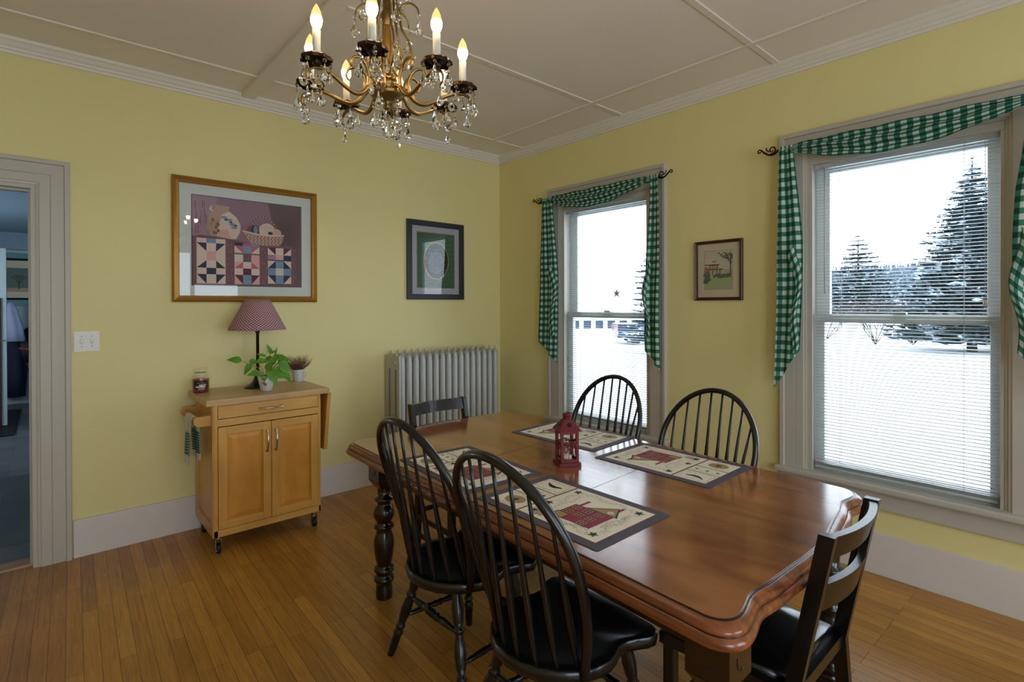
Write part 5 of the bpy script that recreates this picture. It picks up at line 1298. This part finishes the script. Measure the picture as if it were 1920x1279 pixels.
# ------------------------------------------------------------------ things seen in the kitchen
t = thing('framed_print', 'black-framed picture of a bare tree on the kitchen wall through the doorway', 'picture', (-3.658, KY1, 1.868))
frame(t, 0.46, 0.62, 0.03, 0.03, 'rubber', WALLN)
b = MB(); b.poly(rectp(-0.2, -0.28, 0.2, 0.28), 0.002, 0.006, 'p_matcream'); b.xf(WALLN).build('mat_board', t)
b = MB(); b.poly(rectp(-0.13, -0.19, 0.15, 0.17), 0.006, 0.008, 'w_tree'); b.poly(rectp(-0.13, -0.19, 0.15, -0.13), 0.006, 0.009, 'p_tan')
def tb(p, a, L_, w_, d_):
    q = (p[0]+math.cos(a)*L_, p[1]+math.sin(a)*L_); n_ = (-math.sin(a)*w_, math.cos(a)*w_)
    b.poly([(p[0]-n_[0], p[1]-n_[1]), (p[0]+n_[0], p[1]+n_[1]), (q[0]+n_[0]*.7, q[1]+n_[1]*.7), (q[0]-n_[0]*.7, q[1]-n_[1]*.7)], 0.008, 0.0095+0.0001*d_, 'p_line')
    if d_:
        for s__ in (-.55, 0, .5): tb(q, a+s__, L_*.68, w_*.65, d_-1)
tb((0.01, -0.15), PI/2, 0.09, 0.007, 3)
b.xf(WALLN).build('artwork', t, merge=False)
t = thing('door_leaf', 'white panelled door standing open at the left edge, seen in the kitchen', 'door', (-3.72, 4.88, 0))
MB().box((-0.55, -0.02, 0.02), (0.017, 0.02, 2.16), 'fridge', 0.004).build('door_slab', t)
b = MB(); b.box((-0.55, -0.034, 0.02), (-0.030, -0.020, 1.56), 'maroon', 0.004); b.build('hanging_panel', t)
MB().tube([(-0.01, -0.02, 1.05), (-0.01, -0.06, 1.05), (-0.06, -0.06, 1.05)], 0.008, 'nickel', 8).build('door_handle', t)
def cloth_thing(name, label, cat, loc, prof, key, ph=0.0):
    # hanging folded cloth: elliptical cross-sections (half width, half depth, x shift, z)
    t = thing(name, label, cat, loc); b = MB(); N = 28; vs = []
    for (wx, wy, sx, z) in prof:
        for j in range(N):
            a = 2*PI*j/N; k = 1+0.10*math.sin(5*a+ph+z*2); vs.append((sx+wx*k*math.cos(a), wy*k*math.sin(a), z))
    b.add(vs, [(i*N+j, i*N+(j+1) % N, (i+1)*N+(j+1) % N, (i+1)*N+j) for i in range(len(prof)-1) for j in range(N)]+[list(range(N)), list(range(len(vs)-N, len(vs)))], key, smooth=True)
    o = b.build('cloth', t); return t
cloth_thing('coat', 'navy coat hanging on the kitchen wall beside the backpack', 'coat', (-3.70, 6.76, 0), [(.04, .02, -.02, 1.10), (.10, .06, -.02, 1.02), (.12, .08, 0, 0.75), (.13, .09, 0, 0.45), (.12, .08, -.01, 0.12)], 'navy')
cloth_thing('shirt', 'pale blue shirt hanging above the navy coat in the kitchen', 'shirt', (-3.73, 6.60, 0), [(.02, .02, 0, 1.52), (.07, .05, 0.0, 1.42), (.10, .06, .03, 1.15), (.11, .06, .04, 0.95)], 'lilac', 1.0)
t = thing('backpack', 'black backpack with pink and blue trim hanging in the kitchen', 'bag', (-3.52, 6.78, 0.62))
b = MB(); N = 24; prof = [(.05, .03, 0), (.13, .08, .04), (.15, .10, .18), (.15, .10, .34), (.11, .08, .46), (.05, .04, .52)]; vs = []
for (wx, wy, z) in prof:
    for j in range(N): a = 2*PI*j/N; vs.append((wx*math.copysign(abs(math.cos(a))**.7, math.cos(a)), wy*math.copysign(abs(math.sin(a))**.7, math.sin(a)), z))
b.add(vs, [(i*N+j, i*N+(j+1) % N, (i+1)*N+(j+1) % N, (i+1)*N+j) for i in range(len(prof)-1) for j in range(N)]+[list(range(N)), list(range(len(vs)-N, len(vs)))], 'bag', smooth=True); b.build('bag_body', t)
b = MB(); random.seed(3)
b.tube([(-.13, -.09, .22), (0, -.115, .20), (.13, -.09, .24)], 0.012, 'bagred', 6)
for k in range(12): x, z = random.uniform(-.11, .11), random.uniform(.27, .46); b.ball((x, -.085+abs(x)*.1, z), 0.022, random.choice(['bagred', 'bagblue', 'bagred', 'bag']), 8, (1.2, .8, .6))
b.build('trim', t, merge=False)
b = MB()
for x in (-.06, .09): b.tube([(x, -.05, .03), (x+.02, -.05, -.08), (x+.05, -.04, -.20)], 0.006, 'bag', 5)
b.build('straps', t, merge=False)
tag(MB().box((-4.1, 4.2, 0), (-3.62, 6.2, 0.012), 'rubber', 0.004).build('door_mat'), 'dark mat on the grey kitchen floor', 'mat')

# ------------------------------------------------------------------ hanging star in the corner window
t = thing('star_ornament', 'small pale star ornament hanging in the window near the corner', 'ornament', (0.055, -1.372, 1.545))
Z5 = Matrix(((0, 0, 1), (1, 0, 0), (0, 1, 0)))
b = MB(); ps = star(0, 0, 0.042, 5, 0.42); n = 10
vs = [Vector((x, y, 0)) for x, y in ps]+[Vector((0, 0, 0.008)), Vector((0, 0, -0.008))]
b.add(vs, [(i, (i+1) % n, n) for i in range(n)]+[((i+1) % n, i, n+1) for i in range(n)], 'p_tan'); b.xf(Z5).build('star', t)
MB().tube([(0, 0, 0.04), (0, 0, 0.18)], 0.0008, 'cord', 4).build('thread', t)

# ================================================================== OUTSIDE
GZ = -0.78
b = MB()
def gfn(u, v):
    x = 0.35+170*u**1.8; y = -70+190*v
    z = GZ+0.10*math.sin(x*0.33+1)*math.sin(y*0.41)+0.25*math.exp(-((x-14)/3)**2-((y-3)/5)**2)
    if x > 90: z += (x-90)*0.085
    return Vector((x, y, z))
b.grid(gfn, 80, 110, 'snow'); tag(b.build('snow_field', merge=False), 'white snow covering the yard outside the windows', 'snow', kind='stuff')

def spruce(name, label, loc, H_, Rb, tiers, seed, group):
    random.seed(seed); t = thing(name, label, 'tree', loc, 0, group)
    MB().tube([(0, 0, -0.2), (0, 0, H_*0.5), (0, 0, H_*0.97)], [0.022*H_, 0.014*H_, 0.003*H_], 'bark', 8).build('trunk', t)
    b = MB()
    for i in range(tiers):
        f = i/(tiers-1); z = H_*(0.10+0.88*f); r_ = Rb*(1-f)**0.85+0.05; nb = int(22-10*f)
        a0 = random.random()*6
        for k in range(nb):
            a = a0+2*PI*k/nb+random.uniform(-.2, .2); L_ = r_*random.uniform(.75, 1.12); d = Vector((math.cos(a), math.sin(a), 0)); s = Vector((-d.y, d.x, 0))
            droop = 0.18*L_
            N = 7
            for j in range(N):
                u0, u1 = j/N, (j+1)/N
                p0 = d*L_*u0+Vector((0, 0, z-droop*u0+0.12*L_*u0*u0)); p1 = d*L_*u1+Vector((0, 0, z-droop*u1+0.12*L_*u1*u1))
                wd = 0.24*L_*(1-u0)**0.6*(0.6+0.4*random.random())+0.05
                for sg in (-1, 1):
                    tip = p0+d*wd*0.7+s*sg*wd-Vector((0, 0, wd*random.uniform(.15, .45)))
                    b.add([p0, p1, tip], [(0, 1, 2)], 'spruce'); b.add([p0+Vector((0, 0, .03)), p0-Vector((0, 0, wd*.5)), tip], [(0, 1, 2)], 'spruce')
    b.build('boughs', t, merge=False); return t
spruce('spruce_tree', 'tall snow-laden spruce filling the right side of the large window', (29.4, 0.2, GZ), 9.3, 3.7, 34, 1, 'snowy evergreens outside')
spruce('spruce_tree', 'snowy evergreen glimpsed at the right edge of the corner window', (18.3, 9.85, GZ), 8.0, 1.8, 28, 2, 'snowy evergreens outside')
spruce('spruce_tree', 'distant pointed evergreen on the skyline at the left of the large window', (88, 20.6, GZ), 13.4, 7.5, 20, 3, 'snowy evergreens outside')
def bush(label, loc, H_, seed):
    random.seed(seed); t = thing('bare_bush', label, 'bush', loc, 0, 'bare bushes in the snow'); b = MB()
    def br(p, d, L_, r_, dep):
        q = p+d*L_; b.tube([p, (p+q)/2+Vector((0, 0, .03*L_)), q], [r_, r_*.8, r_*.6], 'bark', 4, cap=False)
        if dep:
            for k in range(3): e = (d+Vector((random.uniform(-.6, .6), random.uniform(-.6, .6), random.uniform(-.15, .4)))).normalized(); br(q, e, L_*random.uniform(.6, .85), r_*.6, dep-1)
    for k in range(7): br(Vector((0, 0, -.05)), Vector((random.uniform(-.9, .9), random.uniform(-1.1, 1.1), 1)).normalized(), H_*.4, 0.035, 4)
    b.build('branches', t, merge=False)
bush('bare spreading bush in the snow, left one below the meeting rail', (32.0, 4.7, GZ), 2.3, 5)
bush('bare spreading bush in the snow beside the spruce', (33.2, 3.2, GZ), 2.4, 6)
bush('bare bush in the snow at the far left of the large window', (34.5, 8.0, GZ), 2.0, 8)
# distant woods: countless bare trees
b = MB(); random.seed(9)
for k in range(3200):
    x = random.uniform(95, 160); y = random.uniform(-12, 0.42*x); z0_ = GZ+(x-90)*0.085; h = random.uniform(4.5, 7.5); wd = random.uniform(.25, .9)
    a = random.random()*PI; c_, s__ = math.cos(a)*wd, math.sin(a)*wd
    b.add([(x-.12, y, z0_), (x+.12, y, z0_), (x+c_, y+s__, z0_+h*.55), (x, y, z0_+h), (x-c_, y-s__, z0_+h*.6)], [(0, 1, 2, 3, 4)], 'farwood')
    b.add([(x, y-.12, z0_), (x, y+.12, z0_), (x-s__, y+c_, z0_+h*.5), (x, y, z0_+h*.95), (x+s__, y-c_, z0_+h*.6)], [(0, 1, 2, 3, 4)], 'farwood')
tag(b.build('distant_woods', merge=False), 'grey line of bare snowy woods on the far rise', 'trees', kind='stuff')
# white railing and parked truck seen through the corner window
t = thing('picket_railing', 'white railing with dark gaps beyond the truck outside the corner window', 'fence', (31.0, 24.5, GZ), math.atan2(-1.9, 2.0))
MB().box((-4, -.05, .95), (4, .05, 1.10), 'picket').build('top_rail', t)
MB().box((-4, -.05, 0), (4, .05, .25), 'picket').build('bottom_rail', t)
b = MB()
for k in range(9): b.box((-4+k*1.0-.18, -.04, .2), (-4+k*1.0+.18, .04, 1.0), 'picket')
b.build('posts', t, merge=False)
MB().box((-4, .4, 0), (4, .5, 1.0), 'truck').build('gap_backing', t)  # dark sheet added behind the pickets so the gaps read dark
t = thing('pickup_truck', 'dark blue pickup truck parked in the snow outside the corner window', 'truck', (22.2, 14.6, GZ), math.atan2(-1.55, 1.75))
b = MB(); b.poly([(-.75, .35), (-.75, 1.15), (1.4, 1.18), (1.75, 1.75), (3.1, 1.78), (3.7, 1.25), (4.7, 1.15), (4.8, .40)], -.9, .9, 'truck', Matrix(((1, 0, 0), (0, 0, 1), (0, 1, 0)))); b.build('body', t)
for sx in (0.25, 3.9):
    for sy in (-.85, .85): MB().lathe([(.18, -.1), (.36, -.1), (.38, -.06), (.38, .06), (.36, .1), (.18, .1)], 'rubber', (sx, sy, .38), 20, Matrix.Rotation(R(90), 3, 'X')).build('wheel', t)
b = MB(); b.box((-.79, -.90, .75), (-.74, -.72, 1.10), 'tail'); b.build('tail_light', t)
b = MB(); b.box((-.79, .72, .75), (-.74, .90, 1.10), 'tail'); b.build('tail_light', t)
MB().box((-.92, -.85, .35), (-.76, .85, .52), 'nickel', .02).build('bumper', t)
MB().poly([(1.62, 1.25), (1.85, 1.68), (3.0, 1.70), (3.4, 1.25)], -.905, .905, 'pane', Matrix(((1, 0, 0), (0, 0, 1), (0, 1, 0)))).build('side_window', t)
